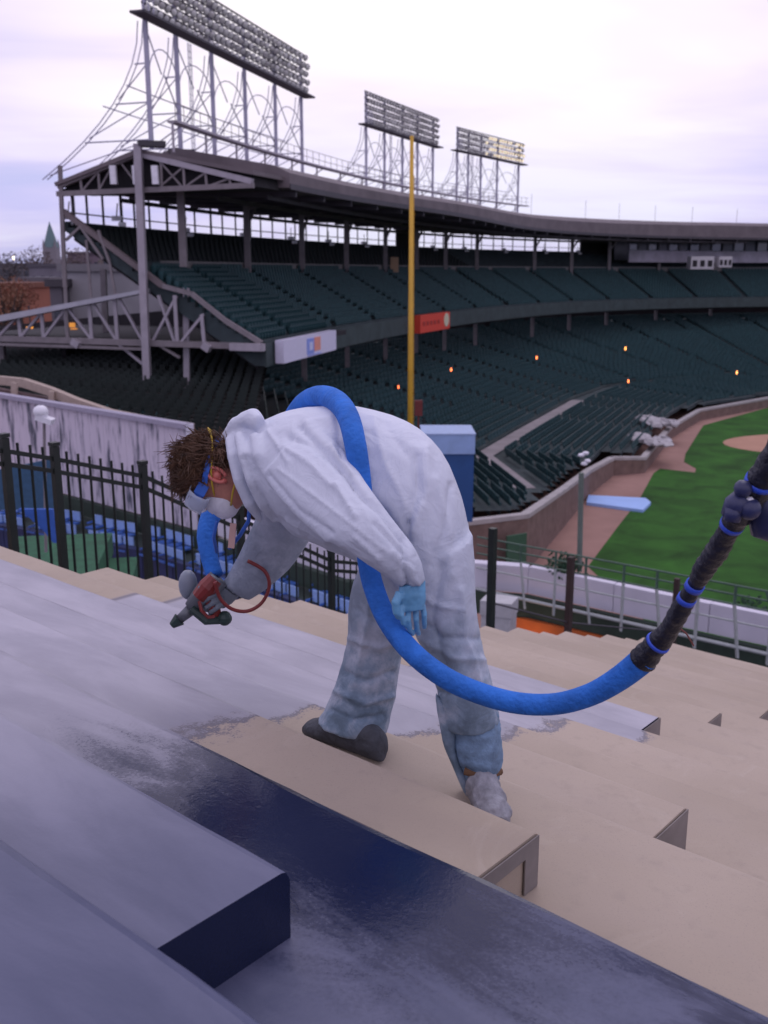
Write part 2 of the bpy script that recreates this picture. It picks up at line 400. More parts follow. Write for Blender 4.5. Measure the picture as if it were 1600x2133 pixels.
mb = MB(); mb.beam(onend(0, 700, -1), onend(6, 790, -1), .5); mb.build('column', steel, stand)
# dark interior behind the truss
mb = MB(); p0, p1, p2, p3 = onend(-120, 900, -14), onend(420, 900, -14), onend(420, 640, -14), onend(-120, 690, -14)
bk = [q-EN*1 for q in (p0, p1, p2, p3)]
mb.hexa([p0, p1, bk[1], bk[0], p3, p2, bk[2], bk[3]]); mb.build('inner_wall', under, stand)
mb = MB(); A = [onend(-80, 706, -1), onend(545, 724, -1)]; Bk = [p-EN*13 for p in A]; u = Vector((0, 0, .3))
mb.hexa([A[0], A[1], Bk[1], Bk[0], A[0]+u, A[1]+u, Bk[1]+u, Bk[0]+u]); mb.build('concourse_floor', under, stand)

# ------------------------------------------------------------------ seats of both decks
def seat_mesh():                              # tipped-up seat: back, folded pan, standard; local y = facing away from field
    m = MB(); m.box((0, .12, .58), (.36, .035, .26), rot=Matrix.Rotation(-.15, 3, 'X')); m.box((0, .1, .74), (.24, .03, .07), rot=Matrix.Rotation(-.15, 3, 'X')); m.box((0, .03, .38), (.34, .06, .26), rot=Matrix.Rotation(.15, 3, 'X'))
    m.box((-.24, .05, .3), (.03, .3, .6)); return m
SM = seat_mesh(); SMM = SM.mesh('seat', seatm)
SMS = MB(); SMS.box((0, .1, .6), (.40, .05, .36)); SMS.box((0, .02, .36), (.38, .08, .22))
seats = []                                    # (position, angle)
aisles = [6+9.5*i for i in range(24)]
def seat_line(off, z, s0, s1, pitch=.52):
    s = s0
    while s < s1:
        if all(abs(s-a_-off*.0) > .55 for a_ in aisles):
            p = P(s, off, z); q = P(s, off+1, z); d = q-p
            seats.append((p, math.atan2(-d.x, d.y), s))
        s += pitch
dimseats = []
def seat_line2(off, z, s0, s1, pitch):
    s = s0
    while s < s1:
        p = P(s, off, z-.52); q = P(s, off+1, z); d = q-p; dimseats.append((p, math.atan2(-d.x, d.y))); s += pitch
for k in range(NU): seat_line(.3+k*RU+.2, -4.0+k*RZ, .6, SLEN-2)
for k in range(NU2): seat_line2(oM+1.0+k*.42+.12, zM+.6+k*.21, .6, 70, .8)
seats.sort(key=lambda q: (q[0]-Vector((0, 0, CH))).length)
for p, a_, s in seats[:300]:
    inst('stadium_seat', SMM, p, None, (0, 0, a_), label='dark green tip-up seat in the rows at the near end of the upper deck', cat='seat', group='green upper deck seats nearest the camera')
def merge_seats(lst, name, m, label, cat):
    vs, fs = [], []
    base = [Vector(v) for v in SMS.v]
    for p, a_ in lst:
        c, s_ = math.cos(a_), math.sin(a_); n = len(vs)
        vs += [(p.x+c*v.x-s_*v.y, p.y+s_*v.x+c*v.y, p.z+v.z) for v in base]
        fs += [tuple(n+i for i in f) for f in SMS.f]
    me = bpy.data.meshes.new(name); me.from_pydata(vs, [], fs); me.materials.append(m)
    o = bpy.data.objects.new(name, me); COL.objects.link(o); return tag(o, label, cat, None, 'stuff')
merge_seats([(p, a_) for p, a_, s in seats[300:]], 'upper_deck_seats', seatm, 'rows of dark green seats filling the rest of the upper deck', 'seats')

merge_seats(dimseats, 'rear_deck_seats', mat('seat_rear_shade', (.005, .012, .012), .7, var=.3), 'dim dark green seats of the raised rear section under the roof', 'seats')  # seat green taken near black, roof shade put into the colour
# ------------------------------------------------------------------ lower bowl
ZC = 2.3
Cp = [at(1190, 1068, ZC), at(1150, 1040, ZC), at(1030, 950, ZC), at(1110, 900, ZC), at(1220, 835, ZC), at(1290, 808, ZC), at(1430, 792, ZC), at(1600, 782, ZC)]
Cp = [q.to_2d() for q in Cp]
Cp[0] = Cp[2]+(Cp[1]-Cp[2]).normalized()*26; Cp = [Cp[0], Cp[2], Cp[3], Cp[4], Cp[5], Cp[6], Cp[7]]
Cp.append(Cp[-1]+Vector((22, 4)))
def mitre(P_, d):
    R = []
    for i, p in enumerate(P_):
        ds = []
        if i > 0: ds.append((p-P_[i-1]).normalized())
        if i < len(P_)-1: ds.append((P_[i+1]-p).normalized())
        ns = [Vector((-q.y, q.x)) for q in ds]; n = sum(ns, Vector((0, 0))).normalized()
        R.append(p+n*d/max(.6, n.dot(ns[0])))
    return R
WL = [q.to_2d() for q in WT]+[Vector((120, 128))]
def left_of_wall(p):                          # on the stand's side of the field wall
    best = 1e9; side = 1
    for i in range(len(WL)-1):
        a, b = WL[i], WL[i+1]; ab = b-a; t = max(0, min(1, (p-a).dot(ab)/ab.length_squared)); q = a+ab*t; d = (p-q).length
        if d < best-1e-6: best = d; side = ab.x*(p.y-a.y)-ab.y*(p.x-a.x)
    return side > 0 and best > 1.1
def dist_front(p):                            # signed distance behind the upper deck front
    best = 1e9; sgn = 0
    for i in range(0, NF, 6):
        d = (p-FR[i]).length
        if d < best: best = d; t = tangent(i); v = p-FR[i]; sgn = -(v.x*t.y-v.y*t.x)*1
    return sgn
bowl_s, bowl_v, bowl_f = [], [], []
stairv, stairf = [], []
for k in range(-19, 42):
    d = k*.82
    z = ZC+(.27*(d-1.2) if d > 1.2 else (0 if d > 0 else .085*d)); z = min(z, 8.6)
    line = mitre(Cp, d); line2 = mitre(Cp, d+.82); zn = z
    N_ = 0
    for i in range(len(line)-1):
        a, b = line[i], line[i+1]; a2, b2 = line2[i], line2[i+1]; l = (b-a).length; n = max(1, int(l/.9))
        for j in range(n):
            p = a+(b-a)*(j/n); q = a+(b-a)*((j+1)/n); m = (p+q)/2
            if (b-a).dot(Cp[min(i+1, len(Cp)-1)]-Cp[i]) < 0: continue
            if not left_of_wall(m) or dist_front(m) > 13: continue
            p2 = a2+(b2-a2)*(j/n); q2 = a2+(b2-a2)*((j+1)/n)
            nb = len(bowl_v)
            bowl_v += [(p.x, p.y, z-.3), (q.x, q.y, z-.3), (q.x, q.y, z), (p.x, p.y, z), (q2.x, q2.y, z), (p2.x, p2.y, z)]
            bowl_f += [(nb, nb+1, nb+2, nb+3), (nb+3, nb+2, nb+4, nb+5)]
            if k in (0, 1): continue
            run = (j+i*7) % 11
            if run == 0: continue
            dd = (b-a).normalized(); an = math.atan2(dd.y, dd.x)
            for o_ in (.25, .7): 
                c = p+(q-p)*o_; bowl_s.append((Vector((c.x, c.y, z)), an))
me = bpy.data.meshes.new('lower_stand'); me.from_pydata(bowl_v, [], bowl_f); me.materials.append(conc)
o = bpy.data.objects.new('lower_stand', me); COL.objects.link(o); o.parent = stand; o.location = -parent_loc(stand)
merge_seats(bowl_s, 'lower_bowl_seats', seatm, 'rows of dark green seats in the lower stand curving above the field wall', 'seats')
# pale cross aisle with a bend
mb = MB()
for i in range(0, 4):
    for (k0, z_) in ((.1, ZC+.03),):
        a, b = mitre(Cp, .1)[i], mitre(Cp, .1)[i+1]; a2, b2 = mitre(Cp, 1.55)[i], mitre(Cp, 1.55)[i+1]
        if i == 0:
            a = b+(a-b)*.45; a2 = b2+(a2-b2)*.45
        if i >= 3: continue
        mb.hexa([(a.x, a.y, z_-.1), (b.x, b.y, z_-.1), (b2.x, b2.y, z_-.1), (a2.x, a2.y, z_-.1), (a.x, a.y, z_), (b.x, b.y, z_), (b2.x, b2.y, z_), (a2.x, a2.y, z_)])
mb.build('cross_aisle', concl, stand)
# left, near part of the lower stand, deck shade put into its near-black colours
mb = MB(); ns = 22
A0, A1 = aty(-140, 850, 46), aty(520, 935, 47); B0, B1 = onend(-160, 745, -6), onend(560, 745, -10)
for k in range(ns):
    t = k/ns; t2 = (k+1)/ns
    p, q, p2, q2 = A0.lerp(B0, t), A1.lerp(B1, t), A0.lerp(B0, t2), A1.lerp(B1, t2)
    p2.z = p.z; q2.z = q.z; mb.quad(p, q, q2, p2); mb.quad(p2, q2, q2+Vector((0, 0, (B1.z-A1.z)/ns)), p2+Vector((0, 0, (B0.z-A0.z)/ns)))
mb.build('corner_terrace', mat('terrace_shade_brown', (.016, .014, .012), .9, var=.4, scale=.6), stand)
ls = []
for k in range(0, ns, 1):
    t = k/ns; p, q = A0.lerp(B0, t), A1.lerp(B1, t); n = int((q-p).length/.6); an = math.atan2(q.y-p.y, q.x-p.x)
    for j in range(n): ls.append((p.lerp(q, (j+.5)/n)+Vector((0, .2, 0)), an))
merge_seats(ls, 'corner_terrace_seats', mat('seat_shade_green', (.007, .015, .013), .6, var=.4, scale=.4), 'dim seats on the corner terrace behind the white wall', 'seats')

# ------------------------------------------------------------------ press box, ads on the fascia
pb = thing('press_box', P(s_at_px(1450, 5, 3), 5, 0), 'grey press box with a row of windows hung under the right part of the roof', 'press box')
s0 = s_at_px(1312, 6, 3)
def strip_thing(prof, s0, s1, name, m, par): return strip(prof, s0, s1, 2.0, name, m, par)
strip_thing([(6, 1.3), (6, 3.0), (6.2, 3.0), (6.2, 1.3)], s0, SLEN-1, 'lower_panel', mat('press_panel', (.42, .39, .47), .6, var=.25, scale=.5), pb)
strip_thing([(6.3, 2.9), (6.3, 5.0), (9, 5.0), (9, 1.6), (6.3, 1.6)], s0, SLEN-1, 'box_body', mat('press_dark', (.05, .06, .085), .3, var=.4, scale=.4), pb)
s = s0; k = 0
while s < SLEN-2:
    mb = MB(); mb.beam(P(s, 6.15, 2.9), P(s, 6.15, 4.7), .14 if k % 3 else .4, .1); mb.build('window_post', mat('press_post', (.14, .13, .16), .6), pb)
    if k % 2 == 0:
        mb = MB(); mb.hexa([P(s+.2, 6.25, 3.1), P(s+1.6, 6.25, 3.1), P(s+1.6, 6.29, 3.1), P(s+.2, 6.29, 3.1), P(s+.2, 6.25, 4.3), P(s+1.6, 6.25, 4.3), P(s+1.6, 6.29, 4.3), P(s+.2, 6.29, 4.3)])
        mb.build('window', mat('pane', (.05, .07, .10), .1, .8), pb)
    s += 1.9; k += 1
for x0, x1, y0, y1 in ((1436, 1482, 535, 560), (1494, 1520, 535, 556)):
    c = aty((x0+x1)/2, (y0+y1)/2, 150); w_ = (x1-x0)*.072; h_ = (y1-y0)*.072
    t = thing('camera_booth', c, 'pale small booth below the press box, %s one' % ('wider left' if x0 < 1490 else 'narrower right'), 'booth')
    mb = MB(); mb.box(c, (w_, 2, h_)); mb.build('booth_body', mat('booth_white', (.5, .48, .5), .6, var=.2), t)
    for j in range(3): 
        mb = MB(); mb.box(c+Vector((w_*(j-1)/3, -1.02, -.1)), (w_/5, .06, h_*.5)); mb.build('opening', under, t)
def sign(name, px0, px1, y0l, y1l, zt, zb, label, m, extra):
    sa, sb = s_at_px(px0, -.5, -4.4), s_at_px(px1, -.5, -4.4)
    c = P(sa, -.5, zb); t = thing(name, c, label, 'sign')
    mb = MB(); f0, f1 = P(sa, -.75, zb), P(sb, -.75, zb); b0, b1 = P(sa, -.2, zb), P(sb, -.2, zb); u = Vector((0, 0, zt-zb))
    mb.hexa([f0, f1, b1, b0, f0+u, f1+u, b1+u, b0+u]); mb.build('panel', m, t); extra(f0, f1, u, t)
def quadon(f0, f1, u, t, x0, x1, z0, z1, m, name, off=.03):
    d = f1-f0; n = Vector((d.y, -d.x, 0)).normalized()*off; mb = MB()
    c = [f0+d*x+u*z for x, z in ((x0, z0), (x1, z0), (x1, z1), (x0, z1))]
    mb.hexa([c[0]+n, c[1]+n, c[1], c[0], c[3]+n, c[2]+n, c[2], c[3]]); mb.build(name, m, t)
adb, ado = mat('ad_blue', (.25, .33, .75), .5), mat('ad_orange', (.8, .33, .25), .5)
def ex1(f0, f1, u, t):
    quadon(f0, f1, u, t, .40, .53, .12, .86, adb, 'logo_left'); quadon(f0, f1, u, t, .54, .66, .22, .86, ado, 'logo_right')
    quadon(f0, f1, u, t, .44, .50, .3, .68, mat('ad_pale', (.62, .66, .9), .5), 'logo_inner', .05); quadon(f0, f1, u, t, .41, .67, .04, .09, adb, 'logo_underline')
sign('advert_sign', 583, 693, 0, 0, -3.85, -5.15, 'white advertising box with a blue and orange mark on the upper deck front', mat('sign_white', (.68, .66, .82), .5, var=.05), ex1)
def ex2(f0, f1, u, t):
    d = f1-f0; n = Vector((d.y, -d.x, 0)).normalized(); c = f0+d*.87+u*.55
    mb = MB(); y = u.normalized(); x = d.normalized()
    mb.loft([[c+n*o_+(x*math.cos(a_)*.75+y*math.sin(a_)*.62) for a_ in [2*math.pi*i/20 for i in range(20)]] for o_ in (0, .04)]); mb.build('emblem', mat('ad_cream', (.6, .6, .42), .5), t)
    for q in range(5): quadon(f0, f1, u, t, .08+q*.12, .15+q*.12, .4, .62, mat('ad_dark_red', (.35, .03, .02), .5), 'letter_stroke')
sign('advert_sign', 870, 932, 0, 0, -3.75, -5.3, 'orange red advertising sign with a round cream emblem on the upper deck front', mat('sign_red', (.66, .06, .03), .5, var=.08), ex2)
for (x, y0, y1, col, lab) in ((816, 518, 556, (.38, .25, .16), 'tan board standing against the aisle wall of the upper deck'),):
    ss = s_at_px(x, oM-.5, .3); c = P(ss, oM-.8, 0)
    mb = MB(); mb.box(c+Vector((0, 0, .5)), (.8, .12, 1.75), .2); mb.box(c+Vector((0, .25, .35)), (.1, .5, 1.4), .2); mb.build('board', mat('tan_board', col, .8), label=lab, cat='board')

# ------------------------------------------------------------------ light towers
lamp_mb = MB(); R_ = .25
lamp_mb.loft([[Vector((math.cos(2*math.pi*k/12)*r, math.sin(2*math.pi*k/12)*r, z)) for k in range(12)] for r, z in ((.09, -.35), (.15, -.22), (.25, 0), (.26, .03), (.225, .035))], True)
lamp_mb.cur = 1; lamp_mb.loft([[Vector((math.cos(2*math.pi*k/12)*r, math.sin(2*math.pi*k/12)*r, z)) for k in range(12)] for r, z in ((.215, .03), (.15, .075), (.05, .09))], True)
house = mat('lamp_housing', (.13, .125, .135), .5, metal=.3); glass = mat('lamp_glass', (.72, .70, .68), .3, .9, var=.2, scale=8)
glow = mat('lamp_glint', (.8, .6, .35), .3, emit=(1, .84, .62), es=.95)  # emission stands in for gold sunlight reflected by unlit lamp glass
LM = lamp_mb.mesh('lamp', [house, glass]); LML = lamp_mb.mesh('lamp_glint', [house, glow])
def tower(pxs, zb, zt, ncol, nrow, label, lit=None, tz=6.85):  # lit picks the lamps that carry the painted gold reflection
    ss = [s_at_px(p, 6.6, 8) for p in pxs]; c = P(ss[0], 6.6, 6.8)
    t = thing('light_tower', c, label, 'light tower', 'floodlight towers on the grandstand roof')
    n = len(ss)
    for i, s in enumerate(ss):
        mb = MB(); mb.beam(P(s, 6.6, tz-.2), P(s, 6.6, zt), .24, .24); mb.build('post', tower_steel, t)
        mb = MB(); mb.box(P(s, 6.6, tz+.02), (1.5, .9, .3), .3); mb.build('footing', steel_dk, t)
        # curved rear leg sweeping back and down
        pts = []
        for j in range(9):
            q = j/8; pts.append(P(s, 6.9+7.0*q**1.9, zb-.2-(zb-5.4)*q**.95))
        mb = MB()
        for dx in (-.14, .14): mb.tube([p+Vector((dx, 0, 0)) for p in pts], .034, 5)
        mb.build('rear_leg', tower_steel, t)
        mb = MB()
        for q, z in ((.25, 0), (.5, 0), (.75, 0)):
            pt = P(s, 6.9+7.0*q**1.9, zb-.2-(zb-5.4)*q**.95); mb.tube([pt, Vector((P(s, 6.6, 0).x, P(s, 6.6, 0).y, pt.z))], .045, 5)
            pt2 = P(s, 6.9+7.0*(q+.22)**1.9, zb-.2-(zb-5.4)*min(1, q+.22)**.95); mb.tube([Vector((P(s, 6.6, 0).x, P(s, 6.6, 0).y, pt.z)), pt2], .035, 5)
        mb.build('strut', tower_steel, t)
        if i < n-1:
            s2 = ss[i+1]; w_ = s2-s; mb = MB()
            H = zb-1.0
            pts = []
            for j in range(13):                # pointed arch brace between two posts
                a_ = math.pi*j/12; pts.append(P(s+w_/2-w_/2*math.cos(a_), 6.55, H-2.2+1.9*math.sin(a_)))
            mb.tube(pts, .036, 5); mb.build('arch_brace', tower_steel, t)
            mb = MB(); mb.tube([P(s, 6.6, zb-.5), P(s+w_*.45, 6.6, zb-2.6)], .04, 5); mb.tube([P(s+w_*.55, 6.6, zb-2.6), P(s2, 6.6, zb-4.4)], .045, 5); mb.build('diagonal', tower_steel, t)
            mb = MB(); mb.tube([P(s, 8.0, zb-3.4), P(s2, 8.0, zb-3.4)], .04, 5); mb.tube([P(s, 9.6, 9.0), P(s2, 9.6, 9.0)], .04, 5); mb.build('tie_rail', tower_steel, t)
    s0, s1 = ss[0]-.5, ss[-1]+.8
    mb = MB(); mb.beam(P(s0-1.2, 6.2, zb-.15), P(s1, 6.2, zb-.15), .9, .12); mb.build('catwalk', steel_dk, t)
    mb = MB()
    for r in range(nrow+1): mb.beam(P(s0, 6.5, zb+r*(zt-zb)/nrow), P(s1, 6.5, zb+r*(zt-zb)/nrow), .1, .07)
    mb.build('lamp_rack', steel_dk, t)
    mb = MB()
    for hh in (.5, 1.0): mb.tube([P(s0-1.2, 5.8, zb+hh), P(s0, 5.8, zb+hh)], .03, 5)
    for q in (s0-1.2, s0-.6, s0): mb.tube([P(q, 5.8, zb-.1), P(q, 5.8, zb+1.0)], .03, 5)
    mb.build('catwalk_rail', tower_steel, t)
    # caged ladder
    sl_ = ss[1]+(ss[2]-ss[1])*.5; mb = MB()
    for dx in (-.25, 0, .25): mb.tube([P(sl_+dx, 6.9, tz+.3), P(sl_+dx, 6.9, zb)], .025, 4)
    zz = tz+.5
    while zz < zb: mb.tube([P(sl_-.25, 6.9, zz), P(sl_+.25, 6.9, zz)], .018, 4); zz += .35
    mb.build('ladder', tower_steel, t)
    rnd = random.Random(len(label))
    for r in range(nrow):
        for q in range(ncol):
            s = s0+(s1-s0)*(q+.5*(r % 2)*.8+.1)/ncol; z = zb+(r+.5)*(zt-zb)/nrow
            p = P(s, 6.2, z); aim = Vector((.55+.5*rnd.uniform(-1, 1), -.65+.25*rnd.uniform(-1, 1), -.45+.2*rnd.uniform(-1, 1)))
            o = inst('floodlamp', LML if lit and lit(q/ncol, r/nrow, rnd) else LM, p, t, rotm(aim)); o.scale = (rnd.uniform(.84, .98)*(1.0 if ncol > 30 else .9),)*3
    return ss
T1 = tower([289, 375, 447, 514, 576, 630], 13.4, 16.3, 32, 5, 'largest and nearest floodlight tower, at the left end of the roof')
T2 = tower([763, 801, 838, 869, 901], 13.0, 15.8, 26, 5, 'middle floodlight tower, just left of the top of the yellow foul pole')
T3 = tower([951, 974, 1000, 1034, 1078], 13.2, 15.6, 26, 4, 'farthest floodlight tower, with its right lamps glowing gold', lambda x, y, r: x > .42 and r.random() < .55+.4*(x > .6))
# roof catwalk with railing
cw = thing('roof_catwalk', P(0, 6, 7.6), 'pale railed catwalk running along the roof ridge between the light towers', 'catwalk')
mb = MB(); s = 0; e_ = T3[-1]
while s < e_: mb.beam(P(s, 5.2, 8.0), P(min(s+2, e_), 5.2, 8.0), .6, .12); s += 2
mb.build('deck', steel_lt, cw)
mb = MB(); s = 0
while s < e_:
    for zz in (8.45, 8.95): mb.beam(P(s, 5.0, zz), P(min(s+2, e_), 5.0, zz), .035)
    s += 2
mb.build('hand_rail', steel, cw)
s = 0
while s < e_:
    mb = MB(); mb.beam(P(s, 5.0, 7.9), P(s, 5.0, 8.95), .035); mb.build('rail_post', steel, cw)
    if int(s) % 5 == 0:
        mb = MB(); mb.beam(P(s, 5.2, 6.4), P(s, 5.2, 8.0), .12); mb.beam(P(s, 6.2, 6.9), P(s+1.2, 5.2, 7.9), .07); mb.build('support', steel_lt, cw)
    s += 1.25
for px in (1107, 1220, 1290, 1365, 1442, 1535):
    s = s_at_px(px, 3, 8); mb = MB(); mb.beam(P(s, 3, 6.9), P(s, 3, 9.2), .04); mb.build('roof_mast', steel, label='thin short mast on the roof edge right of the floodlight towers, %s from the left' % {1107: 'first', 1220: 'second', 1290: 'third', 1365: 'fourth', 1442: 'fifth', 1535: 'sixth'}[px], cat='mast', group='thin masts on the right part of the roof')

# ------------------------------------------------------------------ foul pole
yel = mat('foul_pole_yellow', (.62, .36, .035), .5, var=.1, scale=1)
pt, pbm = aty(858, 283, 56), aty(853, 1165, 56); pbm.z = 0
fp = thing('foul_pole', pbm, 'tall yellow foul pole rising from behind the worker to the light towers', 'pole')
mb = MB(); mb.tube([Vector((pbm.x, pbm.y, 0)), Vector((pt.x, pt.y, 12)), pt], [.165, .145, .10], 14); mb.build('pole_shaft', yel, fp, smooth=True)
mb = MB(); mb.beam(Vector((pbm.x+.20, pbm.y, 2)), pt+Vector((.13, 0, -2)), .03)
zz = 3.0
while zz < pt.z-3: mb.beam((pbm.x, pbm.y, zz), (pbm.x+.19, pbm.y, zz), .03); zz += 1.6
mb.build('screen_strip', yel, fp)
mb = MB(); c = aty(872, 850, 58); mb.box(c, (.45, .3, .9)); mb.box(c+Vector((0, 0, -1.0)), (.1, .1, 1.4)); mb.build('notice_board', mat('red_board', (.16, .03, .03), .7), label='dark red board beside the yellow pole above the worker\'s back', cat='board')

# ------------------------------------------------------------------ blue box, mast, pale blue slab, small field gear
c = aty(940, 1000, 34)
bb = thing('blue_booth', (c.x, c.y, 7.6), 'tall blue booth with pale blue top behind the worker\'s back', 'booth')
x0, x1 = aty(880, 920, 34).x, aty(990, 920, 34).x; zt = aty(940, 906, 34).z; zm = aty(940, 946, 34).z; zb_ = aty(940, 1088, 34).z
mb = MB(); mb.box(((x0+x1)/2, 35, (zm+zb_)/2), (x1-x0-.06, 1.9, zm-zb_)); mb.build('body', mat('booth_blue', (.018, .075, .23), .45, var=.12, scale=1), bb)
mb = MB(); mb.box(((x0+x1)/2, 35, (zm+zt)/2), (x1-x0, 2.0, zt-zm)); mb.build('top_band', mat('booth_pale', (.27, .40, .66), .4, var=.12, scale=2), bb)
mb = MB(); mb.box(((x0+x1)/2, 35, zt+.02), (x1-x0+.04, 2.04, .05)); mb.build('lid', mat('booth_lid', (.3, .4, .62), .5), bb)
mb = MB()
for sx_ in (-.7, .7): mb.beam(((x0+x1)/2+sx_, 35, zb_), ((x0+x1)/2+sx_, 35, 0), .15)
mb.build('legs_frame', steel_dk, bb)
ms_ = thing('lamp_mast', aty(1207, 1185, 25), 'slim grey green mast with a pale lamp cluster on top at the field edge', 'mast')
mb = MB(); mb.tube([aty(1207, 1190, 25), aty(1211, 985, 25)], .07, 8); mb.build('mast_pole', mat('mast_green', (.12, .15, .13), .6), ms_)
for dx, dy in ((-4, 0), (5, -4), (9, 12), (2, 18)):
    mb = MB(); mb.sphere(aty(1215+dx, 948+dy, 25), .075, 10, 6, (1.2, 1, .7)); mb.build('lamp_head', mat('white_paint', (.75, .74, .8), .5), ms_, smooth=True)
cc = [at(*p, .22) for p in ((1222, 1046), (1340, 1062), (1356, 1046), (1345, 1037), (1226, 1031))]
sb_ = MB(); base = [Vector((p.x, p.y, 0)) for p in cc]; sb_.loft([base, cc]); sb_.build('tarp_slab', mat('tarp_blue', (.30, .47, .85), .5, var=.08, scale=.5, bump=.3, bscale=2), label='pale blue tarpaulin covered slab lying across the warning track', cat='tarp')
for i, (x, y, wd, lab) in enumerate(((1372, 880, 3.4, 'heap of pale rolled tarps at the bend of the field wall'), (1356, 915, 2.4, 'smaller pale heap of gear on the seats below the tarps'))):
    c = at(x, y, 1.9); mb = MB(); rr = random.Random(i)
    for q in range(7): 
        a = c+Vector((rr.uniform(-wd, wd)*.35, rr.uniform(-2, 2), 0)); m_v = len(mb.v); mb.sphere(a, 1, 14, 8, (rr.uniform(.5, 1.1), rr.uniform(1.0, 2.2), rr.uniform(.15, .4)))
        mb.v[m_v:] = [tuple(Vector(v)+Vector((noise.noise(Vector(v)*1.3), noise.noise(Vector(v)*1.3+Vector((9, 0, 0))), .5*noise.noise(Vector(v)*2)))*.6) for v in mb.v[m_v:]]
    mb.build('tarp_heap', mat('pale_tarp', (.36, .34, .36), .6, var=.3), label=lab, cat='tarps')
# small lights seen across the stadium
lights = [(1401, 482, 149, (1, .05, .05), 'red light under the roof beside the press box'), (1118, 745, 118, (1, .22, .06), 'orange red lamp low in the stand behind the columns'),
 (1303, 726, 135, (1, .35, .08), 'bright orange lamp in the middle of the lower stand'), (1309, 794, 112, (1, .22, .06), 'orange lamp just above the pale cross aisle'), (1535, 776, 128, (1, .35, .10), 'orange lamp at the right of the lower stand'),
 (940, 770, 100, (1, .2, .06), 'orange lamp in the seats right of the yellow pole'), (830, 806, 84, (.9, .16, .05), 'dim red lamp left of the yellow pole'),
 (28, 538, 300, (1, .8, .5), 'white street light far left above the roofs'), (112, 558, 260, (1, .6, .12), 'yellow street light below the church spire'), (183, 535, 280, (1, .7, .5), 'pinkish street light right of the church spire')]
for x, y, Y, col, lab in lights:
    c = aty(x, y, Y); t = thing('small_lamp', c, lab, 'lamp'); r = .0011*Y if Y < 200 else .0014*Y
    mb = MB(); mb.sphere(c, r, 10, 6, (.6, .6, 1.7)); mb.build('bulb', mat('bulb_%d%d' % (x, y), col, .5, emit=col, es=5), t)
    mb = MB(); mb.box(c+Vector((0, .3, r*1.9)), (r*1.6, .5, r*.5)); mb.build('hood', steel_dk, t)
c = P(s_at_px(1525, 8, -9), 2, -9.4)
for x, y in ((62, 685), (150, 677)):
    c = onend(x, y, -8); t = thing('lit_box', c, 'amber lit box glowing behind the lower truss, %s' % ('the leftmost one' if x < 100 else 'the right, dimmer one'), 'lamp')
    mb = MB(); mb.box(c, (.42, .2, .3)); mb.box(c+Vector((.12, 0, -.35)), (.42, .2, .25)); mb.build('lit_face', mat('amber%d' % x, (.9, .4, .08), .5, emit=(1, .38, .05), es=1.1 if x < 100 else .45), t)
    mb = MB(); mb.beam(c+Vector((0, .2, -.6)), c+Vector((0, .2, 1.6)), .08); mb.build('hanger', steel_dk, t)
# ================================================================== WHITE WALL CORNER, PARAPET, RAILING (near the bleachers)
def Hz(h): return CH-h
dirty = bpy.data.materials.new('white_wall_paint'); dirty.use_nodes = True; t_ = dirty.node_tree; b_ = t_.nodes['Principled BSDF']; b_.inputs['Roughness'].default_value = .7
tcn = t_.nodes.new('ShaderNodeTexCoord'); mp = t_.nodes.new('ShaderNodeMapping'); mp.inputs['Scale'].default_value = (1.9, 1.9, .34); t_.links.new(tcn.outputs['Object'], mp.inputs[0])
nz = t_.nodes.new('ShaderNodeTexNoise'); nz.inputs['Scale'].default_value = 1.7; nz.inputs['Detail'].default_value = 7; nz.inputs['Roughness'].default_value = .62; t_.links.new(mp.outputs[0], nz.inputs['Vector'])
rm = t_.nodes.new('ShaderNodeValToRGB'); t_.links.new(nz.outputs[0], rm.inputs[0]); r = rm.color_ramp.elements
r[0].position = .36; r[0].color = (.07, .08, .11, 1); r[1].position = .50; r[1].color = (.60, .55, .64, 1); r2 = rm.color_ramp.elements.new(.42); r2.color = (.33, .31, .38, 1)
t_.links.new(rm.outputs[0], b_.inputs['Base Color'])
whitem = mat('membrane_white', (.60, .58, .67), .6, var=.05, scale=1, bump=.1, bscale=3)
wa, wb, wc, wd_, we = at(-60, 975, Hz(8.4)), at(405, 1102, Hz(8.4)), at(720, 1205, Hz(8.4)), at(1100, 1236, Hz(8.4)), at(1700, 1368, Hz(8.4))
ww = thing('white_wall', (wb.x, wb.y, 0), 'tall streaked white board wall behind the fence at the left', 'wall')
dv = (wb-wa); nb_ = 34; nrm = Vector((dv.y, -dv.x, 0)).normalized()
for i in range(nb_):
    p, q = wa.lerp(wb, i/nb_), wa.lerp(wb, (i+.97)/nb_); th = nrm*(-.1-.015*(i % 3))
    def up(v, h): return Vector((v.x, v.y, Hz(h)))
    h0 = 5.0+.0*i
    mb = MB(); mb.hexa([up(p, 8.4), up(q, 8.4), up(q, 8.4)+th, up(p, 8.4)+th, up(p, h0), up(q, h0), up(q, h0)+th, up(p, h0)+th]); mb.build('board', dirty, ww)
mb = MB(); mb.beam(Vector((wa.x, wa.y, Hz(4.93))), Vector((wb.x, wb.y, Hz(4.93))), .35, .16); mb.build('top_rail', mat('rail_lilac', (.33, .31, .4), .6), ww)
mb = MB(); mb.beam(Vector((wb.x, wb.y, Hz(4.85))), Vector((wb.x, wb.y, Hz(8.4))), .22); mb.build('end_post', whitem, ww)
lw = thing('parapet', (wd_.x, wd_.y, 0), 'low white parapet running behind the railing to the right edge', 'wall')
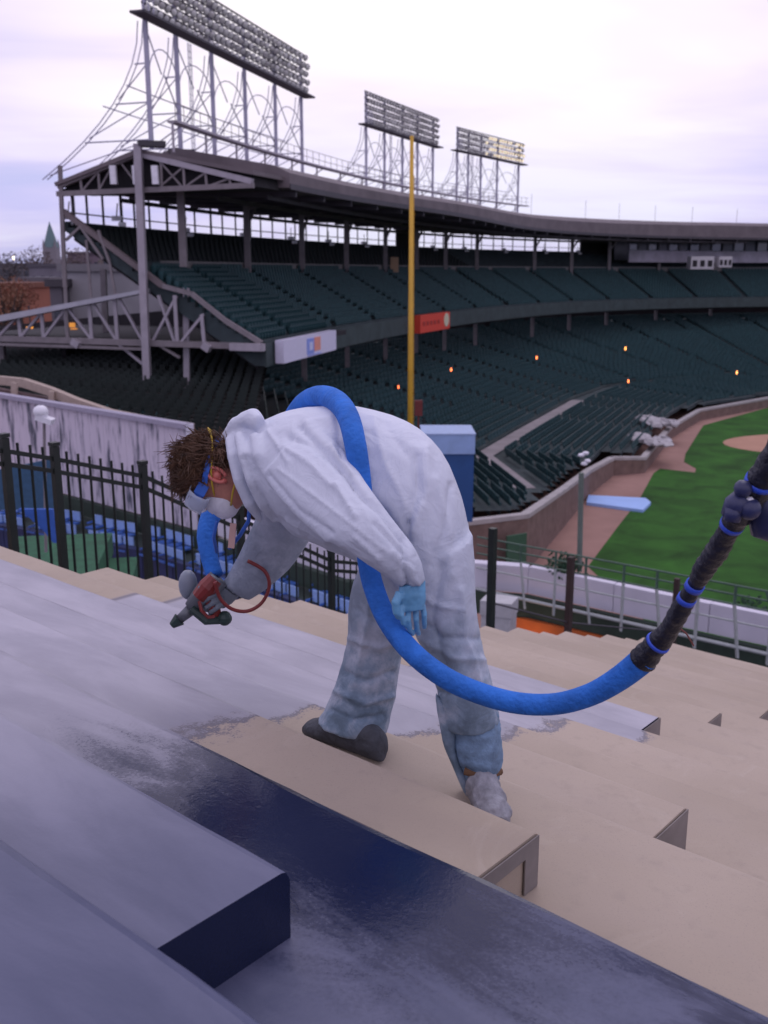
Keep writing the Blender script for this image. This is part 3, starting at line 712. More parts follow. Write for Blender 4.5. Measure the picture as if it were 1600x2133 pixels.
for a_, b_2 in ((wb+Vector((.25, -.1, 0)), wc), (wc, wd_), (wd_, we)):
    d = (b_2-a_); n = Vector((d.y, -d.x, 0)).normalized()*-.35; nseg = max(2, int(d.length/2.2))
    for i in range(nseg):
        p, q = a_.lerp(b_2, i/nseg), a_.lerp(b_2, (i+.992)/nseg); u = Vector((0, 0, .74)); k_ = Vector((0, 0, -.01*(i % 2)))
        mb = MB(); mb.hexa([p, q, q+n, p+n, p+u+k_, q+u+k_, q+u+n+k_, p+u+n+k_]); mb.build('panel', whitem, lw)
# dark green wall under it, and the dark ground between
dg = mat('dark_green_wall', (.022, .04, .028), .75, var=.3, scale=1.5)
gw = thing('green_wall', (wd_.x, wd_.y-.2, 0), 'dark green wall directly below the white parapet', 'wall')
for a_, b_2 in ((wa, wb), (wb, wc), (wc, wd_), (wd_, we)):
    mb = MB(); n = Vector((0, -.25, 0)); u0, u1 = Vector((0, 0, -.60)), Vector((0, 0, -.02))
    mb.hexa([a_+n+u0, b_2+n+u0, b_2+u0, a_+u0, a_+n+u1, b_2+n+u1, b_2+u1, a_+u1]); mb.build('wall_panel', dg, gw)
# lower field side structure below the green wall
mb = MB(); p, q = at(1045, 1280, Hz(10.4)), at(1700, 1470, Hz(10.4)); p = wc.lerp(wd_, .93); q = wd_.lerp(we, .48); u0, u1 = -5.0, -.62
n = Vector((-.1, -.2, 0))
mb.hexa([p+n+Vector((0, 0, u0)), q+n+Vector((0, 0, u0)), q+Vector((0, 0, u0)), p+Vector((0, 0, u0)), p+n+Vector((0, 0, u1)), q+n+Vector((0, 0, u1)), q+Vector((0, 0, u1)), p+Vector((0, 0, u1))])
g_ = MB(); p_, q_ = wd_.lerp(we, .48), we+Vector((6, -3, 0)); g_.hexa([p_+Vector((0, -.2, -5)), q_+Vector((0, -.2, -5)), q_+Vector((0, 0, -5)), p_+Vector((0, 0, -5)), p_+Vector((0, -.2, -.62)), q_+Vector((0, -.2, -.62)), q_+Vector((0, 0, -.62)), p_+Vector((0, 0, -.62))]); g_.build('lower_panel', dg, gw)
rust = mat('orange_glow_sheet', (.42, .095, .018), .7, var=.35, scale=.8)  # orange lamplight put into the base colour of the sheeting
mb.build('orange_sheeting', rust, label='sheeting in the gap between the bleacher edge and the green wall, painted in orange lamplight', cat='sheeting')
lt = bpy.data.lights.new('work_lamp', 'POINT'); lt.energy = 11; lt.color = (1, .5, .15); lt.shadow_soft_size = .2; lo_ = bpy.data.objects.new('work_lamp_light', lt); COL.objects.link(lo_); lo_.location = aty(1085, 1345, 24.3)
tag(lo_, 'warm glow of a work lamp over the orange sheeting', 'lamp')
# little white cabinet left of it
c = aty(1040, 1262, 22); mb = MB(); mb.box(c, (.75, .6, .35), -.4); mb.box(c+Vector((0, 0, -.5)), (.7, .55, .65), -.4); mb.build('cabinet', mat('cabinet_grey', (.4, .4, .42), .6), label='small pale grey cabinet beside the orange sheeting', cat='cabinet')
# railing posts in front of the parapet
rl = thing('walkway_railing', (wd_.x, wd_.y-1, 0), 'green and grey railing standing before the white parapet', 'railing')
railm = mat('railing_green', (.05, .10, .07), .5, var=.2); railg = mat('railing_grey', (.33, .36, .36), .5)
def railpt(x, h):                             # on a line one metre in front of the parapet
    a_, b_2 = wd_+Vector((0, -.8, 0)), we+Vector((0, -.8, 0)); a0 = a_-(b_2-a_)*.35
    for i in range(60):
        t = i/59*1.35; q = a0+(b_2-a_)*t; q.z = Hz(h)
        if proj_x(q) >= x: return q
    return q
for x in (1018, 1084, 1150, 1218, 1291, 1366, 1442, 1523, 1595, 1680):
    mb = MB(); mb.beam(railpt(x, 8.6), railpt(x, 7.35), .11, .05); mb.build('post', railg, rl)
    mb = MB(); mb.beam(railpt(x, 7.35), railpt(x, 6.9), .07, .05); mb.build('post_top', railm, rl)
a_, b_2 = railpt(990, 7), railpt(1700, 7)
for h_, m_ in ((6.9, railm), (7.12, railm), (7.35, railm), (8.35, railg), (7.75, railg)):
    mb = MB(); mb.tube([Vector((a_.x, a_.y, Hz(h_))), Vector((b_2.x, b_2.y, Hz(h_)))], .024 if h_ < 8 else .045, 6); mb.build('rail', m_, rl)
# shrubs of dark netting boxes hanging over the rail
for x, y in ((1180, 1180), (1560, 1275)):
    c = aty(x, y, 25); mb = MB(); rr = random.Random(x)
    for q in range(260):
        p = c+Vector((rr.gauss(0, .2), rr.gauss(0, .14), rr.gauss(0, .16))); mb.box(p, (.07, .02, .07), rot=Matrix.Rotation(rr.random()*6, 3, (rr.random(), rr.random(), rr.random()+.1)))
    mb.build('ivy_clump', mat('ivy', (.02, .06, .03), .8, var=.4), label='dark ivy clump on the field side of the parapet, %s' % ('below the slim mast' if x < 1300 else 'at the right edge'), cat='ivy', kind='stuff')

# blue seats in front of the white wall
nv = mat('navy_wall', (.012, .022, .085), .6, var=.3, scale=2)
sa_, sb2, sc_ = at(-40, 1060, Hz(8.7)), at(300, 1118, Hz(8.7)), at(760, 1262, Hz(8.7))
nw = thing('navy_wall', (sb2.x, sb2.y, 0), 'navy wall panels below the pale blue seats behind the fence', 'wall')
bs = mat('blue_seat', (.26, .40, .72), .4, var=.1); bsb = mat('blue_seat_deep', (.05, .13, .42), .4, var=.1)
bk_ = MB(); bk_.box((0, .1, .55), (.44, .05, .34)); BKM = bk_.mesh('backrest', bs)
pn_ = MB(); pn_.box((0, -.12, .32), (.42, .4, .06)); PNM = pn_.mesh('seat_pan', bsb)
lg_ = MB(); lg_.box((-.22, 0, .15), (.04, .35, .32)); lg_.box((-.22, -.05, .46), (.04, .3, .06)); LGM = lg_.mesh('standard', bsb)
cnt = 0
for row in range(2):
    for a_, b_2 in ((sa_, sb2), (sb2, sc_)):
        d = b_2-a_; n = Vector((-d.y, d.x, 0)).normalized(); l = d.length; m = int(l/.54); an = math.atan2(d.y, d.x)
        for j in range(m):
            if (j+row) % 5 == 4: continue
            p = a_.lerp(b_2, (j+.5)/m)+n*(.75*row); p.z = a_.z-.85+.26*row+.08*((j//5) % 2)
            t = thing('folding_chair', p, 'pale blue stadium seat in the rows between the fence and the white wall', 'chair', 'blue seats above the navy wall'); t.rotation_euler = (0, 0, an)
            for nm, me in (('backrest', BKM), ('seat_pan', PNM), ('standard', LGM)):
                o = bpy.data.objects.new(nm, me); COL.objects.link(o); o.parent = t
for a_, b_2 in ((sa_, sb2), (sb2, sc_)):
    for i in range(6):
        p, q = a_.lerp(b_2, i/6), a_.lerp(b_2, (i+.98)/6); n = Vector((0, -.35, 0)); z0, z1 = Hz(12.5), Hz(9.1)
        mb = MB(); f = lambda v, z: Vector((v.x, v.y, z))
        mb.hexa([f(p, z0)+n, f(q, z0)+n, f(q, z0), f(p, z0), f(p, z1)+n, f(q, z1)+n, f(q, z1), f(p, z1)]); mb.build('wall_panel', nv, nw)
mb = MB(); n = Vector((0, 3.5, 0))
for a_, b_2 in ((sa_, sb2), (sb2, sc_)): mb.hexa([f(a_, Hz(12.5)), f(b_2, Hz(12.5)), f(b_2, Hz(12.5))+n, f(a_, Hz(12.5))+n, f(a_, Hz(9.12)), f(b_2, Hz(9.12)), f(b_2, Hz(9.12))+n, f(a_, Hz(9.12))+n])
mb.build('terrace', mat('terrace_dark', (.02, .035, .03), .8), nw)
mb = MB(); p, q = aty(-60, 990, 33), aty(112, 955, 33); p2, q2 = aty(-60, 1062, 33), aty(112, 1062, 33); n = Vector((0, .1, 0))
mb.hexa([p2, q2, q2+n, p2+n, p, q, q+n, p+n]); mb.build('teal_screen', mat('teal_blue', (.03, .09, .17), .6, var=.2), label='dark teal blue screen in front of the white wall at the far left', cat='screen')
turf = mat('green_turf', (.015, .09, .04), .85, var=.35, scale=3, bump=.3)
mb = MB(); c = at(105, 1160, Hz(7.3)); mb.box((c.x, c.y+.2, Hz(7.3)-.3), (2.6, 4.2, .6), .15); c2 = at(215, 1195, Hz(7.8)); mb.box((c2.x, c2.y, Hz(7.8)-.3), (1.6, 3, .6), .15)
mb.build('turf_platform', turf, label='green turf covered platform beyond the fence at the far left', cat='platform')
mb = MB(); c = aty(78, 1095, 20); rr = [(-.36, .36), (-.2, .28), (-.1, .2), (-.05, .14)]
mb.loft([[Vector((c.x+x_*1.0+.12*i, c.y+y_, c.z+.36-.24*i)) for x_, y_ in ((a0, -.03), (b0, -.06), (b0, .03), (a0, .06))] for i, (a0, b0) in enumerate(rr)])
mb.build('blue_cloth', mat('blue_cloth', (.035, .11, .42), .8), label='blue cloth hanging behind the fence at the far left', cat='cloth')
# service camera dome
cd = thing('security_camera', aty(87, 870, 22), 'white dome security camera on a thin pole before the white wall', 'camera')
mb = MB(); mb.sphere(aty(85, 858, 22), .17, 14, 8, (1, 1, .9)); mb.build('dome', mat('white_paint', (.75, .74, .8), .5), cd, smooth=True)
mb = MB(); mb.box(aty(94, 873, 22), (.36, .3, .12), 0, Matrix.Rotation(.35, 3, 'Y')); mb.build('hood', mat('white_paint', (.75, .74, .8), .5), cd)
mb = MB(); mb.tube([aty(92, 878, 22.1), aty(96, 1150, 22.1)], .035, 6); mb.build('pole', steel, cd)
# beige ramp edge above the white wall
rp = thing('ramp_wall', aty(100, 800, 42), 'beige curved ramp edge above the streaked white wall', 'wall')
pts = [aty(x, y, Y) for x, y, Y in ((-60, 790, 44), (0, 792, 43.6), (50, 797, 43), (105, 815, 42.4), (160, 838, 41.8), (230, 862, 41), (300, 876, 40), (400, 892, 39))]
mb = MB()
for i in range(len(pts)-1): mb.beam(pts[i], pts[i+1], .3, .36)
mb.build('coping', mat('beige_coping', (.40, .32, .27), .8), rp)
mb = MB()
for x, y0, y1 in ((30, 797, 850), (108, 815, 862)): mb.beam(aty(x, y0, 42), aty(x, y1, 42), .22)
mb.build('pier', mat('beige_coping', (.40, .32, .27), .8), rp)
mb = MB(); p, q = aty(-80, 850, 42.6), aty(205, 872, 42.6); mb.hexa([p-Vector((0, 0, 1)), q-Vector((0, 0, 1)), q+Vector((0, .3, -1)), p+Vector((0, .3, -1)), aty(-80, 795, 42.6), aty(205, 848, 42.6), aty(205, 848, 42.6)+Vector((0, .3, 0)), aty(-80, 795, 42.6)+Vector((0, .3, 0))]); mb.build('infill', mat('infill_mauve', (.12, .08, .08), .8, var=.5, scale=.8), rp)

# ================================================================== BLEACHERS (foreground)
D = Vector((.656, .755, 0)); Rv = Vector((-.755, .656, 0))
def SR(s, r, H): v = D*s+Rv*r; return Vector((v.x, v.y, CH-H))
coat = bpy.data.materials.new('sprayed_coating'); coat.use_nodes = True; t_ = coat.node_tree; pr = t_.nodes['Principled BSDF']
def n_(t, **k):
    q = t_.nodes.new(t)
    for a, b in k.items(): setattr(q, a, b)
    return q
lk = lambda a, b: t_.links.new(a, b)
def m_(op, a, b=None, c=None, clamp=False):
    q = n_('ShaderNodeMath', operation=op); q.use_clamp = clamp
    for i, v in enumerate((a, b, c)):
        if v is None: continue
        if isinstance(v, (int, float)): q.inputs[i].default_value = v
        else: lk(v, q.inputs[i])
    return q.outputs[0]
def noise_(vec, scale, detail=5, rough=.55, dist=0):
    q = n_('ShaderNodeTexNoise'); q.inputs['Scale'].default_value = scale; q.inputs['Detail'].default_value = detail; q.inputs['Roughness'].default_value = rough; q.inputs['Distortion'].default_value = dist
    lk(vec, q.inputs['Vector']); return q.outputs[0]
geo = n_('ShaderNodeNewGeometry')
def dot_(v):
    q = n_('ShaderNodeVectorMath', operation='DOT_PRODUCT'); lk(geo.outputs['Position'], q.inputs[0]); q.inputs[1].default_value = v; return q.outputs['Value']
S_, R_2 = dot_(tuple(D)), dot_(tuple(Rv))
Z_ = n_('ShaderNodeSeparateXYZ'); lk(geo.outputs['Position'], Z_.inputs[0])
cv_ = n_('ShaderNodeCombineXYZ'); lk(m_('MULTIPLY', R_2, .35), cv_.inputs[0]); lk(S_, cv_.inputs[1]); lk(Z_.outputs[2], cv_.inputs[2])
streak = cv_.outputs[0]
nA = noise_(geo.outputs['Position'], 2.2, 4, .5); nB = noise_(geo.outputs['Position'], 14, 5, .6); nC = noise_(streak, 5, 6, .6, .4); nD = noise_(geo.outputs['Position'], 120, 3, .6); nE = noise_(geo.outputs['Position'], .9, 3, .5)
sj = m_('ADD', S_, m_('MULTIPLY', m_('SUBTRACT', nB, .5), .10))
def step_(x, a, b):
    q = n_('ShaderNodeMapRange'); q.interpolation_type = 'SMOOTHSTEP'; lk(x, q.inputs[0]) if not isinstance(x, (int, float)) else None
    q.inputs[1].default_value = a; q.inputs[2].default_value = b; return q.outputs[0]
# boundary in r as a function of s (how far the coat reaches along each row)
fc = n_('ShaderNodeValToRGB'); mpr = n_('ShaderNodeMapRange'); lk(S_, mpr.inputs[0]); mpr.inputs[1].default_value = 0; mpr.inputs[2].default_value = 6; lk(mpr.outputs[0], fc.inputs[0])
el = fc.color_ramp.elements; fc.color_ramp.interpolation = 'LINEAR'
RB = [(0, -9), (1.553, -9), (1.565, 2.22), (1.93, 2.22), (1.95, 2.42), (2.33, 2.30), (2.36, 2.1), (3.12, 2.0), (3.14, 1.95), (3.49, 1.85), (3.9, 1.8), (4.28, 1.8), (4.32, 9), (6, 9)]
def enc(v): return (v+10)/20
el[0].position = 0; el[0].color = (enc(-9),)*3+(1,); el[1].position = 1; el[1].color = (enc(9),)*3+(1,)
for s, r in RB[1:-1]:
    q = el.new(s/6); q.color = (enc(r),)*3+(1,)
rb = m_('SUBTRACT', m_('MULTIPLY', fc.outputs[0], 20), 10)
edge = m_('ADD', m_('SUBTRACT', R_2, rb), m_('MULTIPLY', m_('SUBTRACT', nA, .5), .55))
edge = m_('ADD', edge, m_('MULTIPLY', m_('SUBTRACT', nB, .5), .20))
edge = m_('ADD', edge, m_('MULTIPLY', m_('SUBTRACT', nD, .5), .12))
m1 = step_(edge, -.05, .05)
# far limit: the last rows and the strip next to the fence are bare
far = m_('SUBTRACT', m_('ADD', 3.62, m_('MULTIPLY', m_('SUBTRACT', nB, .5), .12)), S_)
far2 = m_('SUBTRACT', m_('ADD', 4.15, m_('MULTIPLY', m_('SUBTRACT', nB, .5), .12)), R_2)
nearR = step_(m_('SUBTRACT', 3.1, R_2), -.02, .02)
nearS = step_(m_('SUBTRACT', 4.3, S_), -.02, .02)
farm = m_('MAXIMUM', step_(far, -.03, .03), m_('MULTIPLY', nearR, nearS))
beyond = m_('MAXIMUM', step_(m_('SUBTRACT', 2.72, S_), -.02, .02), step_(m_('SUBTRACT', 4.55, R_2), -.05, .05))
mask = m_('MULTIPLY', m_('MULTIPLY', m1, farm), beyond, clamp=True)
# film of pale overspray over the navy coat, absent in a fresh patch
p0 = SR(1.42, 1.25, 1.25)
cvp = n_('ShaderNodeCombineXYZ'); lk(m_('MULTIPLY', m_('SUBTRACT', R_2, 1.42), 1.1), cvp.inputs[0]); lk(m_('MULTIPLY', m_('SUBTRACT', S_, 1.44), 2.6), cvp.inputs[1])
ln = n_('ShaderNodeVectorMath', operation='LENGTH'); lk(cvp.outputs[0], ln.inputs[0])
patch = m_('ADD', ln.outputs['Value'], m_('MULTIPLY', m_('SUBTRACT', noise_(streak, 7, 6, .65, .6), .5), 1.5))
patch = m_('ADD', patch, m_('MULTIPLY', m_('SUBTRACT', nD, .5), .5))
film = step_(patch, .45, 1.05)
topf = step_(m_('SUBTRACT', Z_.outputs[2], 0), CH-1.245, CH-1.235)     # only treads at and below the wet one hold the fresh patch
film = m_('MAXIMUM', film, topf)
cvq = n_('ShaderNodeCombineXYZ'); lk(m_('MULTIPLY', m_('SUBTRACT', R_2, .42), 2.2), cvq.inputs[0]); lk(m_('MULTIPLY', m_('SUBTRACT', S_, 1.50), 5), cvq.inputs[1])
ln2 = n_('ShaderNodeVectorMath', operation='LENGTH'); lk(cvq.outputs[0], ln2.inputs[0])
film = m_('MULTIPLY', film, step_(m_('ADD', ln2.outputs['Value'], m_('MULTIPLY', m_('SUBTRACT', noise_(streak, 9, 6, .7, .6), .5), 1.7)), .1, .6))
nz_ = n_('ShaderNodeSeparateXYZ'); lk(geo.outputs['True Normal'], nz_.inputs[0])
flat = step_(nz_.outputs[2], .3, .7)
film = m_('MULTIPLY', film, flat)
def mixc(f, a, b):
    q = n_('ShaderNodeMix', data_type='RGBA'); lk(f, q.inputs[0]) if not isinstance(f, (int, float)) else None
    for i, v in ((6, a), (7, b)):
        if isinstance(v, tuple): q.inputs[i].default_value = (*v, 1)
        else: lk(v, q.inputs[i])
    return q.outputs[2]
far_sheen = step_(m_('ADD', m_('ADD', m_('MULTIPLY', R_2, 1.0), m_('MULTIPLY', S_, .55)), m_('MULTIPLY', m_('SUBTRACT', nE, .5), 1.2)), 1.3, 4.2)   # sky sheen painted in: film paler with distance, darker near the camera
filmc = mixc(step_(nC, .3, .7), mixc(far_sheen, (.055, .065, .13), (.31, .30, .36)), mixc(far_sheen, (.10, .108, .185), (.40, .385, .45)))
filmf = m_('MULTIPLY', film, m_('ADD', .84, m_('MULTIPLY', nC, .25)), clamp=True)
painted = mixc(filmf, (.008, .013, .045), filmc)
tan = mixc(step_(nE, .3, .7), (.365, .298, .232), (.45, .37, .298))
tan = mixc(m_('MULTIPLY', step_(nC, .45, .75), .35), tan, (.40, .33, .28))
tan = mixc(m_('MULTIPLY', step_(nB, .52, .75), .30), tan, (.30, .25, .205)); tan = mixc(m_('MULTIPLY', step_(nD, .58, .75), .25), tan, (.28, .24, .20)); tan = mixc(m_('MULTIPLY', step_(noise_(geo.outputs['Position'], 3.1, 6, .7, 1.2), .55, .7), .22), tan, (.52, .45, .38))
rim = m_('MULTIPLY', step_(mask, .02, .4), m_('SUBTRACT', 1, step_(mask, .6, .98)))
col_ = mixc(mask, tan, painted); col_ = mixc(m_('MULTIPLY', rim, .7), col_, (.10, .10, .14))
spk = m_('MULTIPLY', m_('MULTIPLY', step_(noise_(geo.outputs['Position'], 260, 2, .5), .62, .7), .35), m_('SUBTRACT', 1, mask), clamp=True)
col_ = mixc(spk, col_, (.22, .20, .19))
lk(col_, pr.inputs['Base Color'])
rg = n_('ShaderNodeMix'); lk(mask, rg.inputs[0]); rg.inputs[2].default_value = .8; lk(m_('ADD', .14, m_('MULTIPLY', filmf, .28)), rg.inputs[3]); lk(rg.outputs[0], pr.inputs['Roughness'])
bmp = n_('ShaderNodeBump'); bmp.inputs['Strength'].default_value = .22; bmp.inputs['Distance'].default_value = .010
hgt = m_('ADD', m_('MULTIPLY', nC, .8), m_('ADD', m_('MULTIPLY', nB, .35), m_('MULTIPLY', nD, .16)))
lk(m_('ADD', hgt, m_('MULTIPLY', mask, .2)), bmp.inputs['Height']); lk(bmp.outputs[0], pr.inputs['Normal'])

bl = thing('bleachers', SR(2, 1, 1.5), 'stepped bleachers, half coated tan and half sprayed glossy grey blue', 'bleachers')
rend = {-3: 9, -2: 9, -1: 9, 0: 9, 1: 9, 2: 9, 3: 9, 4: 5.4, 5: 4.85, 6: 4.6, 7: 4.35}
def prism(pts, r0, r1, name, dr=.12, jit=.003, seed=0):
    """cross-section (s,H) swept along r with slightly wavy edges"""
    mb = MB(); n = max(1, int((r1-r0)/dr)); rings = []
    for i in range(n+1):
        r = r0+(r1-r0)*i/n; ring = []
        for j, (s, H) in enumerate(pts):
            w1 = noise.noise(Vector((r*2.3, j*.7+seed*3.1, 5)))*jit*2.2+noise.noise(Vector((r*9, j*.9+seed, 9)))*jit
            w2 = noise.noise(Vector((r*1.7, j*.5+seed*2.1, 25)))*jit*1.6
            ring.append(SR(s+w1, r, H+w2))
        rings.append(ring)
    mb.loft(rings); return mb
def roundsec(s0, s1, H0, H1, c=.018):
    return [(s0, H1), (s0, H0+.0), (s0+c*.5, H0), (s1-c*1.6, H0), (s1-c*.6, H0+c*.3), (s1-c*.15, H0+c*.8), (s1, H0+c*1.8), (s1, H1)]
for k in range(-3, 12):
    s1 = .774+.785*k; s0 = s1-.785-.05; H = 1+.254*k; r1 = rend.get(k, 4.28)
    pts = roundsec(s0, s1, H, H+.75+(2.5 if k == 11 else 0))
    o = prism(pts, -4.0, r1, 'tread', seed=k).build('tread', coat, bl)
    # raised bench curb against the riser
    if k >= 0:
        b0 = s1-.785; bs1 = b0+.374
        rE = {1: 1.237, 2: 1.168, 3: 1.114, 4: 1.03}.get(k, 1.93 if k < 9 else 1.85)
        if k == 0: rE = 1.30
        pts = roundsec(b0-.02, bs1, H-.15, H+.1, .014)
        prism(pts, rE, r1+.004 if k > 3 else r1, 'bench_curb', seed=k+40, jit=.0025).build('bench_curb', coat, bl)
# end plates of the bench curbs: a grey frame round a tan core at the nearest one
vm = mat('bench_end_grey', (.21, .185, .175), .85, var=.15, scale=9)
def endplate(poly, r, name='end_plate', th=.004):
    mb = MB(); mb.loft([[SR(a_, r, h_) for a_, h_ in poly], [SR(a_, r-th, h_) for a_, h_ in poly]]); return mb.build(name, vm, bl)
b0 = 1.559; Ht, Hb = 1.358+.006, 1.505; rE = 1.168-.004
endplate([(b0, Ht), (1.925, Ht), (1.925, Hb), (1.865, Hb), (1.865, Ht+.040), (b0, Ht+.045)], rE)
endplate([(b0+.0, Ht+.075), (b0+.22, Ht+.085), (b0+.17, Hb), (b0, Hb)], rE, 'end_stain', .002)
for k, rE in ((3, 1.114), (4, 1.03)):
    b0 = .774+.785*(k-1); Ht = 1+.254*k-.15+.006; endplate([(b0, Ht), (b0+.366, Ht), (b0+.366, Ht+.142), (b0, Ht+.142)], rE-.004)
for k in range(5, 9):
    b0 = .774+.785*(k-1); Ht = 1+.254*k-.15+.006; endplate([(b0, Ht), (b0+.366, Ht), (b0+.366, Ht+.142), (b0, Ht+.142)], 1.926)
# ground and structure beyond the row ends
mb = MB(); mb.box(SR(5, 10.6, 10.5), (12, 9, .3), math.atan2(D.y, D.x)); mb.build('service_walk', mat('service_dark', (.018, .028, .024), .9, var=.3), kind='structure')

# ------------------------------------------------------------------ fence beyond the row ends (line r = 7)
RF = 7.0
fencem = mat('fence_black', (.010, .016, .014), .45, .5, var=.3); rustm = mat('fence_brown', (.035, .018, .016), .7, var=.3)
def on_r(px, py, r=RF):
    q = ray(px, py); t = r/(q.x*Rv.x+q.y*Rv.y); return Vector((0, 0, CH))+q*t
fn = thing('picket_fence', on_r(300, 1200), 'black steel picket fence stepping down beyond the ends of the rows', 'fence')
posts = [(-95, 905), (8, 912), (113, 930), (297, 968), (500, 1060), (690, 1150), (850, 1165)]
pv = []
for x, y in posts:
    tp = on_r(x, y); pv.append(tp)
    mb = MB(); mb.beam(tp, Vector((tp.x, tp.y, tp.z-3.4)), .058, .058, up=D); mb.box(tp+Vector((0, 0, .02)), (.068, .068, .03), math.atan2(D.y, D.x)); mb.build('fence_post', fencem, fn)
for i in range(len(pv)-1):
    a_, b_2 = pv[i], pv[i+1]
    for dz in (-.10, -.20, -1.3):
        mb = MB(); mb.beam(a_+Vector((0, 0, dz)), b_2+Vector((0, 0, dz)), .03, .035); mb.build('fence_rail', fencem, fn)
    n = max(2, int(((b_2-a_).to_2d().length)/.095))
    for j in range(1, n):
        p = a_.lerp(b_2, j/n); mb = MB(); mb.beam(p+Vector((0, 0, -.02)), p+Vector((0, 0, -2.6)), .017, .017); mb.build('picket', fencem, fn)
f2 = thing('rail_fence', on_r(1190, 1300), 'dark posts and thin rails of the fence along the right row ends', 'fence')
pr2 = []
for x, y, m_2 in ((1027, 1100, fencem), (1190, 1160, rustm), (1411, 1205, rustm)):
    tp = on_r(x, y); pr2.append(tp); mb = MB(); mb.beam(tp, Vector((tp.x, tp.y, tp.z-3.2)), .085, .085, up=D); mb.build('fence_post', m_2, f2)
for dz in (-1.9, -1.0):
    mb = MB(); mb.tube([p+Vector((0, 0, dz)) for p in pr2], .012, 5); mb.build('cable', steel_dk, f2)

# ================================================================== CITY BEHIND, LEFT
def house_block(px0, px1, ytop, Y, col, label, depth=20, wins=0, base=0, cat='building', roofcol=None):
    a_, b_2 = aty(px0, ytop, Y), aty(px1, ytop, Y); c = (a_+b_2)/2
    t = thing('building', (c.x, c.y+depth/2, 0), label, cat)
    mb = MB(); mb.box((c.x, c.y+depth/2, c.z/2), (b_2.x-a_.x, depth, c.z)); mb.build('walls', mat('facade_'+label[:22], col, .85, var=.2, scale=.2), t)
    mb = MB(); mb.box((c.x, c.y+depth/2, c.z+.3), (b_2.x-a_.x+.6, depth+.6, .6)); mb.build('roof_edge', mat('roofedge_'+label[:12], roofcol or tuple(x*.6 for x in col), .85), t)
    nw_ = wins
    for r_ in range(2):
        for i in range(nw_):
            x = a_.x+(b_2.x-a_.x)*(i+.5)/nw_; mb = MB(); mb.box((x, c.y-.04, c.z-2.6-3.4*r_), ((b_2.x-a_.x)/nw_*.45, .1, 1.7)); mb.build('window', mat('far_window', (.03, .035, .05), .2, .8), t)
    return t
house_block(128, 330, 565, 86, (.33, .32, .35), 'long pale grey flat building right behind the lower truss', 12, 0)
house_block(103, 128, 597, 84, (.12, .11, .13), 'narrow dark stair block left of the pale grey building', 8, 1)
house_block(205, 262, 500, 110, (.17, .14, .13), 'dark brown tower block behind the deck raker', 10, 2)
house_block(140, 205, 530, 240, (.16, .12, .15), 'mauve brick block behind the church spire', 14, 5)
house_block(60, 150, 556, 200, (.15, .14, .17), 'low dark block below the church spire', 14, 5)
house_block(-40, 60, 552, 330, (.10, .10, .12), 'distant dark roofs at the left edge', 20, 8)
house_block(30, 102, 586, 150, (.20, .19, .22), 'grey mid height house at the far left', 12, 4)
house_block(-60, 45, 600, 120, (.28, .10, .06), 'reddish brick house at the left edge', 12, 4)
house_block(195, 320, 548, 300, (.12, .12, .13), 'long distant block behind the truss', 12, 7)
ch = aty(109, 545, 420); st = thing('church', (ch.x, ch.y, 0), 'church with a tall pointed green spire on the skyline', 'church')
mb = MB(); mb.box((ch.x, ch.y, ch.z/2+3.0), (5.4, 5.4, ch.z+6)); mb.build('tower', mat('church_stone', (.22, .20, .22), .9), st)
tpz = aty(107, 462, 420).z
mb = MB(); mb.loft([[Vector((ch.x+r*math.cos(a_*math.pi/4+.39), ch.y+r*math.sin(a_*math.pi/4+.39), z)) for a_ in range(8)] for r, z in ((3.1, ch.z+5.6), (2.0, ch.z+9.5), (.1, tpz))]); mb.build('spire', mat('spire_copper', (.12, .19, .20), .7), st)
mb = MB()
for sx_ in (-1, 1):
    for sy_ in (-1, 1):
        mb = MB(); mb.loft([[Vector((ch.x+sx_*2.3+r*math.cos(a_*1.57), ch.y+sy_*2.3+r*math.sin(a_*1.57), z)) for a_ in range(4)] for r, z in ((.6, ch.z+6), (.05, ch.z+9))]); mb.build('pinnacle', mat('church_stone', (.22, .20, .22), .9), st)

mb = MB(); mb.box((ch.x+8, ch.y, ch.z/2+.5), (14, 8, ch.z+1)); mb.build('nave', mat('church_stone', (.22, .20, .22), .9), st)
def city_tree(px, py, Y, rad, col, label):
    c = aty(px, py, Y); t = thing('tree', (c.x, c.y, 0), label, 'tree'); rr = random.Random(px)
    mb = MB(); mb.tube([(c.x, c.y, 0), (c.x+.2, c.y, c.z*.6), (c.x, c.y, c.z)], [.5, .35, .15], 7)
    for q in range(9):
        a_ = rr.random()*6.28; e_ = Vector((math.cos(a_)*rad*.8, math.sin(a_)*rad*.8, rr.uniform(-.2, .8)*rad)); mb.tube([(c.x, c.y, c.z*.75), c+e_], [.14, .04], 5)
    mb.build('trunk', mat('bark', (.07, .055, .05), .9), t)
    mb = MB()
    for q in range(700):
        v = Vector((rr.gauss(0, 1), rr.gauss(0, 1), rr.gauss(0, .8))); v = v.normalized()*rad*rr.random()**.45; s_ = rad*.06
        p = c+v; a, b = Vector((rr.gauss(0, 1), rr.gauss(0, 1), rr.gauss(0, 1))).normalized()*s_, Vector((rr.gauss(0, 1), rr.gauss(0, 1), rr.gauss(0, 1))).normalized()*s_
        mb.quad(p-a, p-b, p+a, p+b)
    mb.build('crown', mat('crown_%d' % px, col, .9, var=.4, scale=.8), t)
city_tree(38, 618, 100, 2.0, (.17, .065, .04), 'rust red autumn tree before the brick house at the left edge')
city_tree(5, 625, 96, 2.4, (.20, .10, .06), 'smaller brown tree at the very left edge')
city_tree(75, 548, 260, 4.5, (.12, .09, .09), 'bare mauve tree left of the church spire')
city_tree(160, 548, 230, 3.6, (.13, .10, .10), 'bare grey tree right of the church spire')
